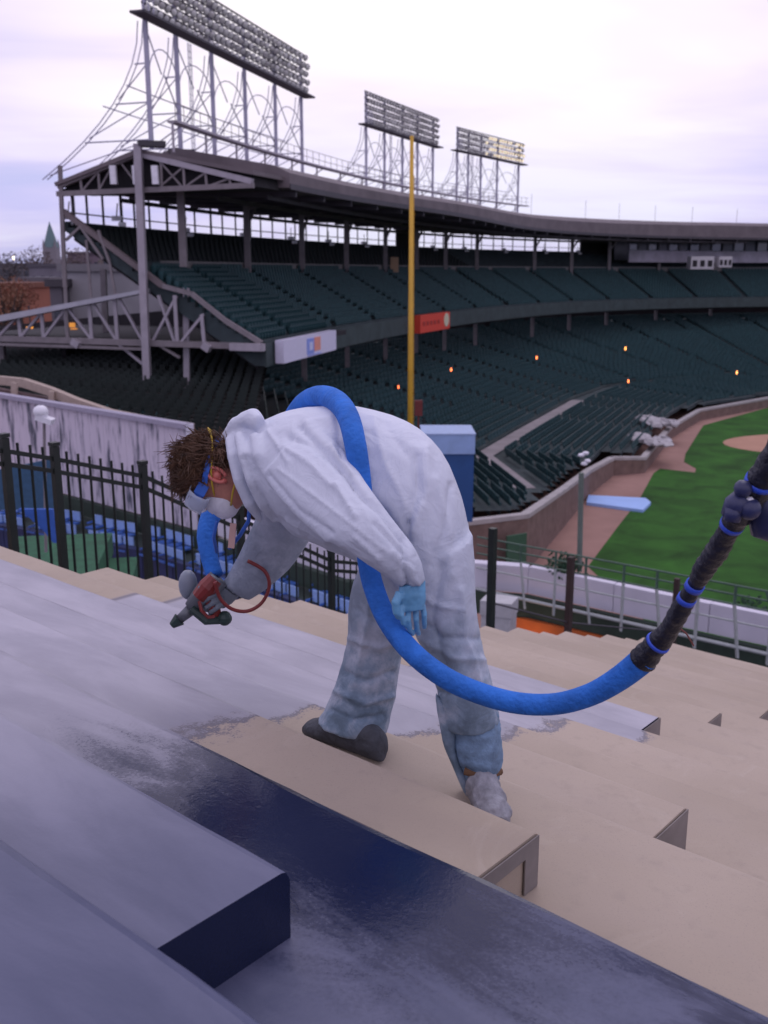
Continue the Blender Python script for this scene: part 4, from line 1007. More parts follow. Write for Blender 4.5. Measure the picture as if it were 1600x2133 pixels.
city_tree(20, 560, 280, 5.0, (.10, .085, .09), 'broad dark tree on the skyline at the far left')
city_tree(225, 560, 180, 2.2, (.07, .09, .05), 'dark green tree seen between the truss posts')

# ================================================================== THE WORKER
FWD = Vector((0, cp, -sp))
def ring(a, b, Y, dep, n=22, sq=2.0, tw=0):
    A, B = aty(a[0], a[1], Y), aty(b[0], b[1], Y); c = (A+B)/2; x = (B-A)/2
    y = Vector((0, 1, 0)); y = (y-x*(y.dot(x)/x.length_squared)).normalized()*dep
    R = []
    for k in range(n):
        t = 2*math.pi*k/n; ct, st_ = math.cos(t), math.sin(t)
        R.append(c+x*(abs(ct)**(2/sq)*(1 if ct > 0 else -1))+y*(abs(st_)**(2/sq)*(1 if st_ > 0 else -1)))
    return R
def smooth_rings(R, n=3):                     # Catmull-Rom through rings
    out_ = []
    m = len(R[0])
    for i in range(len(R)-1):
        p0, p1, p2, p3 = R[max(i-1, 0)], R[i], R[i+1], R[min(i+2, len(R)-1)]
        for k in range(n):
            t = k/n
            out_.append([.5*((2*p1[j])+(p2[j]-p0[j])*t+(2*p0[j]-5*p1[j]+4*p2[j]-p3[j])*t*t+(3*p1[j]-p0[j]-3*p2[j]+p3[j])*t**3) for j in range(m)])
    out_.append(R[-1]); return out_
def limb(mb, specs, **k): mb.loft(smooth_rings([ring(*s, **k) for s in specs]))
def remesh(mb, name, mats, voxel, parent, wr=None, smooth_it=4, **tags):
    me = mb.mesh(name, mats); o = bpy.data.objects.new(name, me); COL.objects.link(o)
    md = o.modifiers.new('r', 'REMESH'); md.mode = 'VOXEL'; md.voxel_size = voxel
    ms2 = o.modifiers.new('s', 'SMOOTH'); ms2.factor = .6; ms2.iterations = smooth_it
    dg_ = bpy.context.evaluated_depsgraph_get(); me2 = bpy.data.meshes.new_from_object(o.evaluated_get(dg_)); me2.name = name
    o.modifiers.clear(); o.data = me2
    if not me2.materials:
        for m in (mats if isinstance(mats, (list, tuple)) else [mats]): me2.materials.append(m)
    if wr:
        nr = [v.normal.copy() for v in me2.vertices]
        for v, n in zip(me2.vertices, nr): v.co += n*wr(v.co, n)
    me2.polygons.foreach_set('use_smooth', [True]*len(me2.polygons)); me2.update()
    if parent: o.parent = parent; o.location = -parent_loc(parent)
    return tag(o, **tags)
base_ = SR(2.13, 1.7, 1.508)
pers = thing('person', base_, 'worker in a white hooded coverall bending down with a blue hose over his back', 'person')
TOR = [((500, 905), (530, 1030), 3.14, .10), ((548, 876), (572, 1075), 3.12, .20), ((600, 856), (612, 1108), 3.08, .235), ((665, 846), (662, 1130), 3.02, .235), ((745, 846), (705, 1150), 2.96, .225),
       ((850, 878), (742, 1168), 2.91, .215), ((920, 940), (770, 1188), 2.87, .21), ((962, 1035), (785, 1208), 2.85, .215), ((982, 1130), (800, 1235), 2.84, .21), ((982, 1200), (835, 1265), 2.84, .16)]
LEGN = [((985, 1110), (830, 1170), 2.76, .12), ((989, 1180), (842, 1240), 2.73, .115), ((994, 1270), (858, 1300), 2.71, .105), ((1006, 1345), (884, 1358), 2.69, .10), ((1024, 1410), (905, 1425), 2.67, .095), ((1036, 1468), (918, 1490), 2.66, .09), ((1040, 1500), (928, 1512), 2.66, .085)]
LEGF = [((930, 1120), (765, 1150), 2.98, .12), ((885, 1215), (735, 1215), 3.00, .115), ((868, 1290), (722, 1280), 3.0, .11), ((846, 1345), (722, 1338), 3.0, .10), ((832, 1400), (706, 1400), 2.99, .10), ((822, 1455), (688, 1452), 2.98, .10), ((812, 1500), (668, 1494), 2.97, .105), ((808, 1522), (658, 1502), 2.97, .10)]
ARMN = [((648, 868), (545, 985), 2.95, .10), ((690, 905), (575, 1028), 2.83, .10), ((735, 962), (625, 1080), 2.70, .092), ((785, 1035), (682, 1125), 2.59, .085), ((830, 1098), (745, 1158), 2.54, .07), ((862, 1140), (786, 1186), 2.52, .060), ((880, 1178), (814, 1207), 2.51, .050), ((888, 1210), (830, 1222), 2.51, .040)]
ARMF = [((665, 1060), (565, 1000), 3.26, .085), ((652, 1112), (540, 1062), 3.31, .078), ((630, 1148), (520, 1108), 3.335, .070), ((603, 1184), (500, 1150), 3.34, .060), ((566, 1218), (483, 1184), 3.33, .050), ((536, 1240), (472, 1204), 3.315, .042), ((520, 1250), (462, 1212), 3.31, .040)]
def scaled(L_, f, fd=None): 
    R = []
    for a, b, Y, d in L_:
        cx_, cy_ = (a[0]+b[0])/2, (a[1]+b[1])/2; R.append(((cx_+(a[0]-cx_)*f, cy_+(a[1]-cy_)*f), (cx_+(b[0]-cx_)*f, cy_+(b[1]-cy_)*f), Y, d*(fd or f)))
    return R
# --- suit
suit = bpy.data.materials.new('coverall_fabric'); suit.use_nodes = True; t_ = suit.node_tree; pr = t_.nodes['Principled BSDF']
geo = n_('ShaderNodeNewGeometry'); Z_ = n_('ShaderNodeSeparateXYZ'); lk(geo.outputs['Position'], Z_.inputs[0])
nA = noise_(geo.outputs['Position'], 7, 5, .6); nB = noise_(geo.outputs['Position'], 26, 5, .65); nC = noise_(geo.outputs['Position'], 300, 2, .5)
low = m_('SUBTRACT', 1, step_(Z_.outputs[2], CH-1.35, CH-.62))           # overspray dust collects on the trouser legs
dirtm = m_('MULTIPLY', low, step_(m_('ADD', m_('MULTIPLY', nA, .7), m_('MULTIPLY', nB, .3)), .30, .56), clamp=True)
spot = m_('MULTIPLY', step_(nB, .56, .72), .35)
c1 = mixc(spot, (.66, .69, .79), (.45, .51, .62)); c1 = mixc(m_('MULTIPLY', m_('SUBTRACT', 1, step_(Z_.outputs[2], CH-.95, CH-.25)), .6), c1, (.42, .46, .55)); c1 = mixc(m_('MULTIPLY', dirtm, .88), c1, (.15, .235, .33))  # middle mix paints shading in: cloth greyer from the back downwards
c1 = mixc(m_('MULTIPLY', m_('MULTIPLY', low, step_(nA, .5, .66)), .7), c1, (.09, .13, .17))
gd = n_('ShaderNodeVectorMath', operation='DISTANCE'); lk(geo.outputs['Position'], gd.inputs[0]); gd.inputs[1].default_value = tuple(aty(470, 1215, 3.3))
near_gun = m_('MULTIPLY', m_('SUBTRACT', 1, step_(gd.outputs['Value'], .1, .42)), step_(m_('ADD', m_('MULTIPLY', nA, .6), m_('MULTIPLY', nB, .4)), .25, .6), clamp=True)
c1 = mixc(m_('MULTIPLY', near_gun, .8), c1, (.22, .25, .31))
lk(c1, pr.inputs['Base Color']); pr.inputs['Roughness'].default_value = .62; pr.inputs['Specular IOR Level'].default_value = .35
bmp = n_('ShaderNodeBump'); bmp.inputs['Strength'].default_value = .24; bmp.inputs['Distance'].default_value = .008
def crease(sc_, d_):
    q = noise_(geo.outputs['Position'], sc_, 3, .5, d_); return m_('SUBTRACT', 1, m_('MULTIPLY', m_('ABSOLUTE', m_('SUBTRACT', q, .5)), 6), clamp=True)
lk(m_('ADD', m_('ADD', m_('MULTIPLY', crease(9, 1.5), .9), m_('MULTIPLY', crease(20, 1.0), .25)), m_('MULTIPLY', nC, .08)), bmp.inputs['Height']); lk(bmp.outputs[0], pr.inputs['Normal'])
def ridge(v, s, dr, st_=.28, off=0):          # folds elongated along dr
    dr = dr.normalized(); q = v-dr*v.dot(dr)*(1-st_); n = noise.noise(q*s+Vector((off, 0, 0))); return (1-abs(n)*2.2)
armd = (aty(860, 1180, 2.62)-aty(600, 930, 2.9)).normalized(); legd = Vector((0, 0, 1)); bodyd = (aty(560, 960, 3.1)-aty(960, 1080, 2.85)).normalized()
FOLDS = [([(602, 912), (650, 925), (707, 972)], 9, -.012), ([(590, 930), (640, 960), (690, 1010)], 8, .008), ([(624, 889), (694, 955), (750, 1029), (794, 1064), (838, 1121)], 9, -.016),
 ([(580, 977), (650, 1029), (707, 1073), (772, 1125), (825, 1165), (877, 1222)], 3.5, .005), ([(886, 936), (890, 1025), (860, 1104)], 14, .012), ([(868, 950), (868, 1020), (846, 1100)], 9, -.010),
 ([(510, 955), (536, 1025), (570, 1085), (640, 1118)], 8, -.012), ([(850, 1090), (842, 1180), (850, 1240)], 8, -.016), ([(905, 1000), (935, 1100), (940, 1200)], 12, .008), ([(700, 1010), (740, 1075)], 8, .009),
 ([(780, 1090), (835, 1150)], 6, -.008), ([(740, 1120), (790, 1165)], 6, .008), ([(640, 880), (700, 870)], 10, .008), ([(800, 880), (860, 960), (880, 1040)], 13, -.007), ([(920, 1180), (900, 1290), (930, 1400)], 10, -.011),
 ([(960, 1230), (970, 1330), (1000, 1420)], 9, .009), ([(870, 1290), (920, 1330), (1000, 1330)], 8, -.009), ([(880, 1330), (940, 1370), (1010, 1375)], 8, .009), ([(740, 1270), (790, 1300), (850, 1290)], 8, -.010), ([(730, 1330), (790, 1350), (840, 1330)], 7, .010),
 ([(715, 1400), (760, 1420), (820, 1400)], 7, -.011), ([(700, 1440), (760, 1465), (815, 1450)], 7, .011), ([(690, 1480), (740, 1500), (800, 1490)], 6, -.010), ([(775, 1230), (760, 1330), (730, 1450)], 8, .009), ([(560, 990), (620, 1060), (690, 1110)], 7, -.007),
 ([(690, 930), (730, 985)], 6, .010), ([(715, 920), (765, 1000)], 5, -.008), ([(900, 1440), (960, 1450), (1030, 1440)], 7, -.010), ([(820, 1150), (860, 1190)], 5, .007), ([(600, 1085), (680, 1128)], 7, .009), ([(700, 870), (712, 960), (735, 1010)], 6, -.008), ([(780, 870), (800, 960), (850, 1060)], 9, .006), ([(940, 1010), (925, 1110), (900, 1180)], 8, -.007), ([(560, 900), (600, 960)], 6, .007), ([(870, 1230), (900, 1260), (960, 1270)], 6, .007)]
def topx(co):
    y, z = co.y, co.z-CH; zc_ = y*cp-z*sp; return 800+FPX*co.x/zc_, 1066.5-FPX*(y*sp+z*cp)/zc_
def folds(co, n):
    if n.y > .15: return 0
    x, y = topx(co); r = 0
    for pts_, w_, A_ in FOLDS:
        best = 1e9
        for i in range(len(pts_)-1):
            (ax, ay), (bx, by) = pts_[i], pts_[i+1]; dx, dy = bx-ax, by-ay; t = ((x-ax)*dx+(y-ay)*dy)/(dx*dx+dy*dy)
            t = max(0, min(1, t)); d = math.hypot(x-ax-dx*t, y-ay-dy*t)
            if d < best: best = d; end = t in (0, 1)
        if best < w_*2.5: r += A_*(.55*math.exp(-(best/w_)**2)+.6*math.exp(-best/(w_*.55)))
    return r*min(1, (.15-n.y)*2)
def wrinkle(co, n):
    h = co.z-(CH-.62)
    if co.z > CH-.72: dr = (bodyd+Vector((0, 0, .7))).normalized(); A_ = .0014
    else: dr = Vector((.45, 0, 1)); A_ = .0032
    w1 = ridge(co, 9, dr, .3); w2 = ridge(co, 17, Vector((.8, .2, -.5)), .35, 7); w3 = noise.noise(co*4.3)
    return A_*(w1-.45)+A_*.5*(w2-.45)+.003*w3+folds(co, n)
sb3 = MB()
limb(sb3, TOR); limb(sb3, LEGN); limb(sb3, LEGF); limb(sb3, ARMN); limb(sb3, ARMF)
# bunched hood behind the neck
limb(sb3, [((468, 892), (500, 960), 3.2, .09), ((492, 882), (520, 1005), 3.16, .13), ((520, 880), (548, 1030), 3.13, .155), ((548, 880), (570, 1020), 3.12, .15)])
for pts_, r_ in (([(470, 915, 3.17), (492, 884, 3.12), (520, 872, 3.06), (540, 888, 3.02)], .026), ([(508, 872, 3.1), (528, 868, 3.06), (540, 880, 3.02)], .03),
                 ([(478, 912, 3.1), (486, 950, 3.03), (498, 1000, 3.0), (520, 1050, 3.0), (545, 1085, 3.04)], .020), ([(500, 905, 3.05), (512, 950, 2.97), (528, 1000, 2.95), (552, 1050, 2.97), (575, 1085, 3.0)], .026),
                 ([(530, 905, 3.0), (540, 950, 2.94), (560, 1000, 2.92)], .022)):
    sb3.tube([aty(*q) for q in pts_], [r_*.8]+[r_]*(len(pts_)-2)+[r_*.7], 12)
coverall = remesh(sb3, 'coverall', suit, .0068, pers, wrinkle, 7)
# torn trouser leg hanging open
tl = MB(); path = [((905, 1440), (950, 1500)), ((915, 1500), (950, 1530)), ((922, 1550), (952, 1562)), ((938, 1590), (962, 1598)), ((958, 1630), (978, 1632)), ((972, 1655), (985, 1652))]
R = []
for a, b in path: R.append(ring(a, b, 2.63, .02, 14))
tl.loft(smooth_rings(R)); tl_o = remesh(tl, 'torn_cuff', suit, .006, pers, wrinkle, 3)
# --- jeans seen below the torn leg
jeans = mat('jeans_denim', (.15, .235, .35), .8, var=.35, scale=18, bump=.3, bscale=60)
jb = MB(); limb(jb, [((1036, 1470), (942, 1480), 2.66, .068), ((1042, 1520), (944, 1525), 2.65, .07), ((1046, 1565), (950, 1568), 2.64, .068), ((1046, 1600), (962, 1604), 2.64, .062), ((1040, 1622), (972, 1626), 2.64, .055)])
remesh(jb, 'trouser_leg', jeans, .008, pers, lambda co, n: .007*(ridge(co, 22, Vector((1, 0, .15)), .3)-.45)+.004*noise.noise(co*9), 3)
# --- boots
bootm = mat('boot_dark', (.06, .065, .08), .7, var=.4, scale=22, bump=.4)
coverm = mat('shoe_cover', (.25, .25, .28), .6, var=.35, scale=26, bump=.3, bscale=60)
fb = SR(2.12, 1.98, 1.508)
def boot(mb, heel, toe, ank, w_, top):
    heel, toe = Vector(heel), Vector(toe); ax = (toe-heel).normalized(); sd_ = Vector((-ax.y, ax.x, 0)); L_ = (toe-heel).length; z0 = heel.z
    prof_ = [(0, .55, .075), (.05, .8, .105), (.2, .88, .125), (.45, .92, .125), (.7, 1.0, .088), (.88, .92, .068), (1, .55, .045)]
    rings = []
    for t, wf, h in prof_:
        c = heel+ax*L_*t; rings.append([c+sd_*(math.cos(q)*w_*wf)+Vector((0, 0, h/2+math.sin(q)*h/2)) for q in [2*math.pi*i/16 for i in range(16)]])
    mb.loft(smooth_rings(rings)); a = Vector(ank)
    mb.tube([heel+ax*L_*.18+Vector((0, 0, .05)), (heel+ax*L_*.18).lerp(a, .6)+Vector((0, 0, .05)), a], [.038, .045, top], 14)
z2 = CH-1.508+.005
h1 = aty(790, 1560, 2.88); h1.z = z2; t1 = aty(640, 1500, 2.98); t1.z = z2
b1 = MB(); boot(b1, at(798, 1588, CH-1.503), at(640, 1528, CH-1.503), aty(752, 1500, 2.96), .05, .045); remesh(b1, 'boot', bootm, .006, pers, lambda co, n: .002*noise.noise(co*40), 3, label='dark paint stained boot of the far leg')
hp = SR(2.12, 1.46, 1.503); tp = SR(2.20, 1.70, 1.503)
hp = SR(2.17, 1.56, 1.503); tp = SR(2.07, 1.36, 1.503)
b2 = MB(); boot(b2, SR(2.21, 1.58, 1.503), SR(2.06, 1.37, 1.503), aty(1008, 1612, 2.66), .05, .056); remesh(b2, 'shoe_cover', coverm, .0042, pers, lambda co, n: .008*(ridge(co, 26, Vector((.3, .2, 1)), .35)-.5)+.004*noise.noise(co*38), 3, label='pale crumpled shoe cover on the near foot')
sh = MB(); sh.tube([aty(968, 1606, 2.6), aty(1010, 1616, 2.58), aty(1042, 1606, 2.62)], .012, 8); sh.build('sock', mat('tan_sock', (.16, .085, .045), .9, bump=.3), pers, smooth=True)

# --- head
skin = mat('skin', (.50, .22, .16), .5, .4, var=.12, scale=30, bump=.1, bscale=200)
HC = aty(446, 985, 3.14)
px2w = lambda dx, dy: Vector((dx, -dy*sp*1.0*0, -dy))
U_ = Vector((-.86, .04, .48)).normalized(); F_ = Vector((-.50, -.12, -.85)); F_ = (F_-U_*F_.dot(U_)).normalized(); L_h = U_.cross(F_)
def HW(x, y, z): return HC+L_h*x+F_*y+U_*z     # x toward his left (camera), y face forward, z crown
body = MB()
tab = [(-.128, .050, .030, .020), (-.120, .075, .0, .036), (-.10, .085, -.035, .050), (-.075, .087, -.062, .060), (-.05, .088, -.078, .066), (-.02, .088, -.086, .071), (.01, .086, -.093, .075), (.04, .088, -.096, .077), (.07, .080, -.092, .074), (.095, .058, -.075, .062), (.112, .030, -.045, .040), (.12, .008, -.02, .015)]
rings = []
for z, yf, yb, hw in tab:
    r_ = []
    for k in range(32):
        a_ = 2*math.pi*k/32; c_, s_ = math.cos(a_), math.sin(a_); yc = (yf+yb)/2; x = c_*hw; y = yc+s_*(yf-yb)/2
        if s_ > .3 and abs(c_) < .75 and -.06 < z+.01 < .02: y -= .006*math.exp(-((abs(x)-.032)/.014)**2)   # eye sockets
        r_.append(HW(x, y, z))
    rings.append(r_)
body.loft(smooth_rings(rings, 3))
nose = [HW(0, .085, .002), HW(0, .095, -.018), HW(0, .108, -.038), HW(0, .104, -.047), HW(0, .088, -.052)]
body.tube(nose, [.007, .009, .013, .014, .008], 10)
for sx_ in (-1, 1): body.sphere(HW(sx_*.011, .094, -.045), .008, 8, 6)
body.tube([HW(-.024, .083, -.074), HW(0, .094, -.072), HW(.024, .083, -.074)], .0055, 8); body.tube([HW(-.02, .082, -.083), HW(0, .092, -.084), HW(.02, .082, -.083)], .0065, 8)
# neck, trunk and limbs inside the clothes
limb(body, [((455, 960), (500, 1015), 3.16, .062), ((480, 955), (525, 1040), 3.15, .066), ((515, 935), (560, 1040), 3.13, .075)])
for Ls in (TOR[1:9], ): limb(body, scaled(Ls, .66))
for Ls in (LEGN, LEGF, ARMN[2:7], ARMF): limb(body, scaled(Ls, .5))
limb(body, [((1015, 1440), (945, 1450), 2.665, .045), ((1022, 1540), (965, 1545), 2.65, .042), ((1030, 1610), (985, 1612), 2.645, .035)])
limb(body, [((790, 1480), (705, 1480), 2.97, .045), ((770, 1540), (710, 1535), 2.95, .035)])
bodyo = remesh(body, 'body', skin, .0062, pers, None, 3)
# ears
for sx_ in (1, -1):
    em = MB(); c = lambda a_, rx, rz, o_: HW(sx_*(.073+o_), -.006+math.cos(a_)*rx-.004, -.018+math.sin(a_)*rz)
    em.tube([c(a_, .019, .032, .011) for a_ in [math.radians(q) for q in range(-80, 255, 20)]], [.006]*17, 8)
    em.tube([c(a_, .010, .019, .006) for a_ in [math.radians(q) for q in range(-60, 215, 25)]], .004, 8)
    em.sphere(HW(sx_*.078, -.004, -.048), .009, 8, 6); em.sphere(HW(sx_*.072, -.008, -.018), .017, 10, 6)
    eo = em.build('ear', mat('ear_skin', (.62, .17, .14), .5, var=.1), pers, smooth=True)
# hair: scalp cap plus short curls
hairm = mat('brown_hair', (.085, .042, .025), .55, .4, var=.5, scale=60)
hb = MB(); rings = []
for z, yf, yb, hw in [(-.045, -.035, -.085, .058), (-.02, -.022, -.093, .071), (.01, .0, -.100, .079), (.035, .086, -.102, .082), (.06, .093, -.100, .081), (.085, .084, -.090, .073), (.105, .060, -.070, .056), (.119, .03, -.038, .034), (.125, .008, -.02, .012)]:
    rings.append([HW(math.cos(a_)*hw, (yf+yb)/2+math.sin(a_)*(yf-yb)/2, z) for a_ in [2*math.pi*k/28 for k in range(28)]])
hb.loft(smooth_rings(rings, 3))
hairo = remesh(hb, 'hair', hairm, .006, pers, lambda co, n: .012*noise.noise(co*28)+.008*noise.noise(co*60), 2)
cu = MB(); rr = random.Random(5); vs_ = [ (v.co.copy(), v.normal.copy()) for v in hairo.data.vertices ]
for q in range(5200):
    p, n = rr.choice(vs_)
    flow = (F_*.8+U_*.35+L_h*.3*noise.noise(p*30)+Vector((noise.noise(p*22), noise.noise(p*22+Vector((5, 0, 0))), noise.noise(p*22+Vector((0, 5, 0)))))*1.3)
    flow = (flow-n*flow.dot(n)).normalized(); l = rr.uniform(.014, .034); j_ = Vector((rr.gauss(0, .3), rr.gauss(0, .3), rr.gauss(0, .3)))
    pts = [p-n*.004, p+n*l*.35+flow*l*.25, p+n*l*.5+(flow+j_)*l*.7, p+n*l*.42+(flow+j_*1.6)*l*1.1]
    cu.tube(pts, [.0016, .0015, .0012, .0005], 3, False)
co_ = cu.build('curl', mat('hair_curl', (.105, .055, .032), .5, .4, var=.6, scale=25), hairo, kind='stuff'); co_.location = (0, 0, 0)
# goggles and straps, mask
gl = MB(); fr = []
for k in range(15):
    a_ = math.radians(-82+164*k/14); fr.append((math.sin(a_)*.077, .044+math.cos(a_)*.070))
rings = [[HW(x*f, y+dy, z) for x, y in fr] for f, dy, z in ((1.0, .004, .036), (1.02, .020, .031), (1.03, .026, .006), (1.0, .024, -.022), (.96, .008, -.034))]
base = len(gl.v)
for r_ in rings: gl.v += [tuple(p) for p in r_]
for i in range(4):
    for k in range(14): gl.face((base+i*15+k, base+i*15+k+1, base+(i+1)*15+k+1, base+(i+1)*15+k))
lens = bpy.data.materials.new('goggle_plastic'); lens.use_nodes = True; b_ = lens.node_tree.nodes['Principled BSDF']; b_.inputs['Base Color'].default_value = (.62, .70, .86, 1); b_.inputs['Roughness'].default_value = .18; b_.inputs['Alpha'].default_value = .5; b_.inputs['Coat Weight'].default_value = .6
go = gl.build('goggles', lens, pers, smooth=True); md = go.modifiers.new('t', 'SOLIDIFY'); md.thickness = .003
blu = mat('strap_blue', (.03, .12, .50), .6, var=.15)
gs = MB(); pts = [(math.sin(math.radians(a_))*(.088 if a_ < 100 else .080), -.01+math.cos(math.radians(a_))*(.085 if abs(a_) < 90 else .095)) for a_ in range(62, 300, 12)]
rings = []
for i, (x, y) in enumerate(pts):
    zc0 = .004+.034*math.sin(math.pi*i/(len(pts)-1))
    rings.append([HW(x, y, zc0-.009), HW(x, y, zc0+.009), HW(x*1.04, y*1.04, zc0+.009), HW(x*1.04, y*1.04, zc0-.009)])
gs.loft(rings); gs.build('goggle_strap', blu, pers)
hinge = MB(); hinge.box(HW(.074, .055, .003), (.012, .035, .035), rot=Matrix((L_h, F_, U_)).transposed()); hinge.box(HW(.066, .078, .003), (.012, .03, .03), rot=Matrix((L_h, F_, U_)).transposed()); hinge.build('strap_clip', blu, go).location = (0, 0, 0)
mk = MB(); rings = []
for q, (d_, f) in enumerate(((0, 1.0), (.012, .99), (.026, .9), (.038, .72), (.046, .45), (.049, .15))):
    rings.append([HW(math.cos(a_)*.052*f, .072+d_-.028*abs(math.cos(a_))**2*(1-q*.15), -.068+math.sin(a_)*.058*f) for a_ in [2*math.pi*k/26 for k in range(26)]])
rings = [[HW(math.cos(a_)*.056, .045-.028*abs(math.cos(a_))**2, -.068+math.sin(a_)*.06) for a_ in [2*math.pi*k/26 for k in range(26)]]]+rings
mk.loft(smooth_rings(rings, 2)); mask_o = mk.build('dust_mask', mat('mask_white', (.74, .74, .80), .75, var=.05, scale=30, bump=.15, bscale=80), pers, smooth=True)
ye = mat('yellow_elastic', (.52, .36, .03), .6)
for z1, z2_ in ((-.045, .085), (-.10, -.045)):
    el_ = MB(); pts = []
    for k in range(15):
        a_ = math.radians(28+304*k/14) if z2_ > 0 else math.radians(35+290*k/14); t = 1-abs(k-7)/7.0
        hw, ln_ = .081+.012*math.sin(math.pi*k/14), .078 if math.cos(a_) > 0 else .112
        pts.append(HW(math.sin(a_)*hw, math.cos(a_)*ln_-.005, z1+(z2_-z1)*t**1.2))
    el_.tube(pts, .0032, 6); el_.build('mask_elastic', ye, pers, smooth=True)

# --- gloved near hand, hanging
gb_ = mat('glove_blue', (.13, .34, .55), .45, .5, var=.2, scale=20)
gm = MB(); limb(gm, [((886, 1204), (832, 1218), 2.51, .03), ((887, 1232), (829, 1240), 2.50, .024), ((887, 1252), (830, 1262), 2.495, .019), ((884, 1268), (838, 1274), 2.49, .015)])
for (x0, y0), (x1, y1), (x2_, y2_), (x3, y3), dY in (((838, 1262), (836, 1282), (841, 1298), (850, 1306), -.010), ((851, 1266), (850, 1292), (854, 1312), (861, 1322), 0), ((866, 1266), (867, 1292), (869, 1311), (873, 1322), .008), ((880, 1260), (884, 1282), (884, 1298), (884, 1308), .016)):
    gm.tube([aty(x0, y0, 2.495+dY), aty(x1, y1, 2.485+dY), aty(x2_, y2_, 2.495+dY), aty(x3, y3, 2.51+dY)], [.0086, .0080, .0074, .0058], 10)
gm.tube([aty(834, 1236, 2.49), aty(824, 1256, 2.475), aty(826, 1276, 2.475), aty(832, 1288, 2.485)], [.014, .012, .011, .008], 10)
remesh(gm, 'glove', gb_, .0028, pers, lambda co, n: .0012*noise.noise(co*90), 2, label='light blue rubber glove on the hanging near hand')
# --- far hand gripping the spray gun
gg = mat('glove_grey', (.17, .20, .24), .6, var=.25, scale=20)
gm = MB(); limb(gm, [((500, 1240), (452, 1205), 3.31, .035), ((482, 1258), (438, 1218), 3.30, .034), ((465, 1268), (428, 1232), 3.29, .03)])
for i, (x, y) in enumerate(((432, 1232), (440, 1243), (449, 1253), (458, 1263))):
    gm.tube([aty(x+14, y-6, 3.24), aty(x-4, y+2, 3.215), aty(x-18, y+12, 3.225), aty(x-20, y+18, 3.26), aty(x-8, y+16, 3.285)], [.0095, .009, .0085, .008, .007], 10)
gm.tube([aty(455, 1222, 3.26), aty(436, 1218, 3.22), aty(418, 1224, 3.22), aty(408, 1236, 3.24)], [.014, .012, .011, .008], 10)
remesh(gm, 'glove', gg, .003, pers, lambda co, n: .0012*noise.noise(co*90), 2, label='grey glove of the far hand closed on the spray gun')
def cr_pts(PP, n=5):
    V = [(aty(x, y, Y), r_) for x, y, Y, r_ in PP]; R = []
    for i in range(len(V)-1):
        q = [V[max(i-1, 0)], V[i], V[i+1], V[min(i+2, len(V)-1)]]
        for k in range(n):
            t = k/n; R.append((.5*((2*q[1][0])+(q[2][0]-q[0][0])*t+(2*q[0][0]-5*q[1][0]+4*q[2][0]-q[3][0])*t*t+(3*q[1][0]-q[0][0]-3*q[2][0]+q[3][0])*t**3), q[1][1]+(q[2][1]-q[1][1])*t))
    R.append(V[-1]); return R
# ================================================================== SPRAY GUN
red = mat('gun_red', (.22, .03, .028), .4, var=.12); gry = mat('gun_grey', (.13, .14, .16), .45, metal=.3, var=.2); gnz = mat('gun_green', (.025, .05, .045), .5, var=.3)
gun = thing('spray_gun', aty(425, 1250, 3.27), 'red and grey spray gun held just above the wet grey rows', 'spray gun')
RG = Matrix.Rotation(.5, 3, 'Y')
mb = MB(); mb.tube([aty(455, 1205, 3.27), aty(425, 1240, 3.26), aty(400, 1268, 3.25)], [.036, .042, .03], 14); mb.tube([aty(400, 1268, 3.25), aty(372, 1292, 3.24)], [.022, .016], 12); mb.build('gun_body', gry, gun, smooth=True)
mb = MB(); mb.tube([aty(428, 1238, 3.24), aty(445, 1262, 3.24), aty(452, 1288, 3.25)], [.02, .022, .018], 10); mb.tube([aty(448, 1205, 3.245), aty(432, 1224, 3.235), aty(414, 1244, 3.23)], [.028, .034, .027], 12); mb.build('handle', red, gun)
mb = MB(); mb.tube([aty(415, 1252, 3.20), aty(420, 1272, 3.19), aty(434, 1286, 3.2), aty(447, 1284, 3.21)], .006, 8); mb.build('trigger', red, gun)
mb = MB(); mb.tube([aty(374, 1290, 3.24), aty(358, 1303, 3.235)], [.024, .012], 10); mb.build('nozzle', gnz, gun)
mb = MB(); mb.tube([aty(398, 1268, 3.22), aty(430, 1292, 3.22), aty(462, 1292, 3.24)], [.014, .018, .014], 8); mb.sphere(aty(468, 1288, 3.24), .026, 10, 7); mb.build('valve_block', gnz, gun)
pts = [(448, 1212), (458, 1245), (482, 1268), (515, 1273), (545, 1256), (561, 1222), (552, 1190), (516, 1168)]
mb = MB(); mb.tube([p for p, r_ in cr_pts([(x, y, 3.20+.008*i, .0065) for i, (x, y) in enumerate(pts)])], .0065, 8); mb.build('air_line', red, gun, smooth=True)
mb = MB(); mb.sphere(aty(392, 1218, 3.3), .042, 14, 8, (.8, .8, 1.3)); mb.build('cup', mat('cup_grey', (.22, .25, .31), .4), gun, smooth=True)
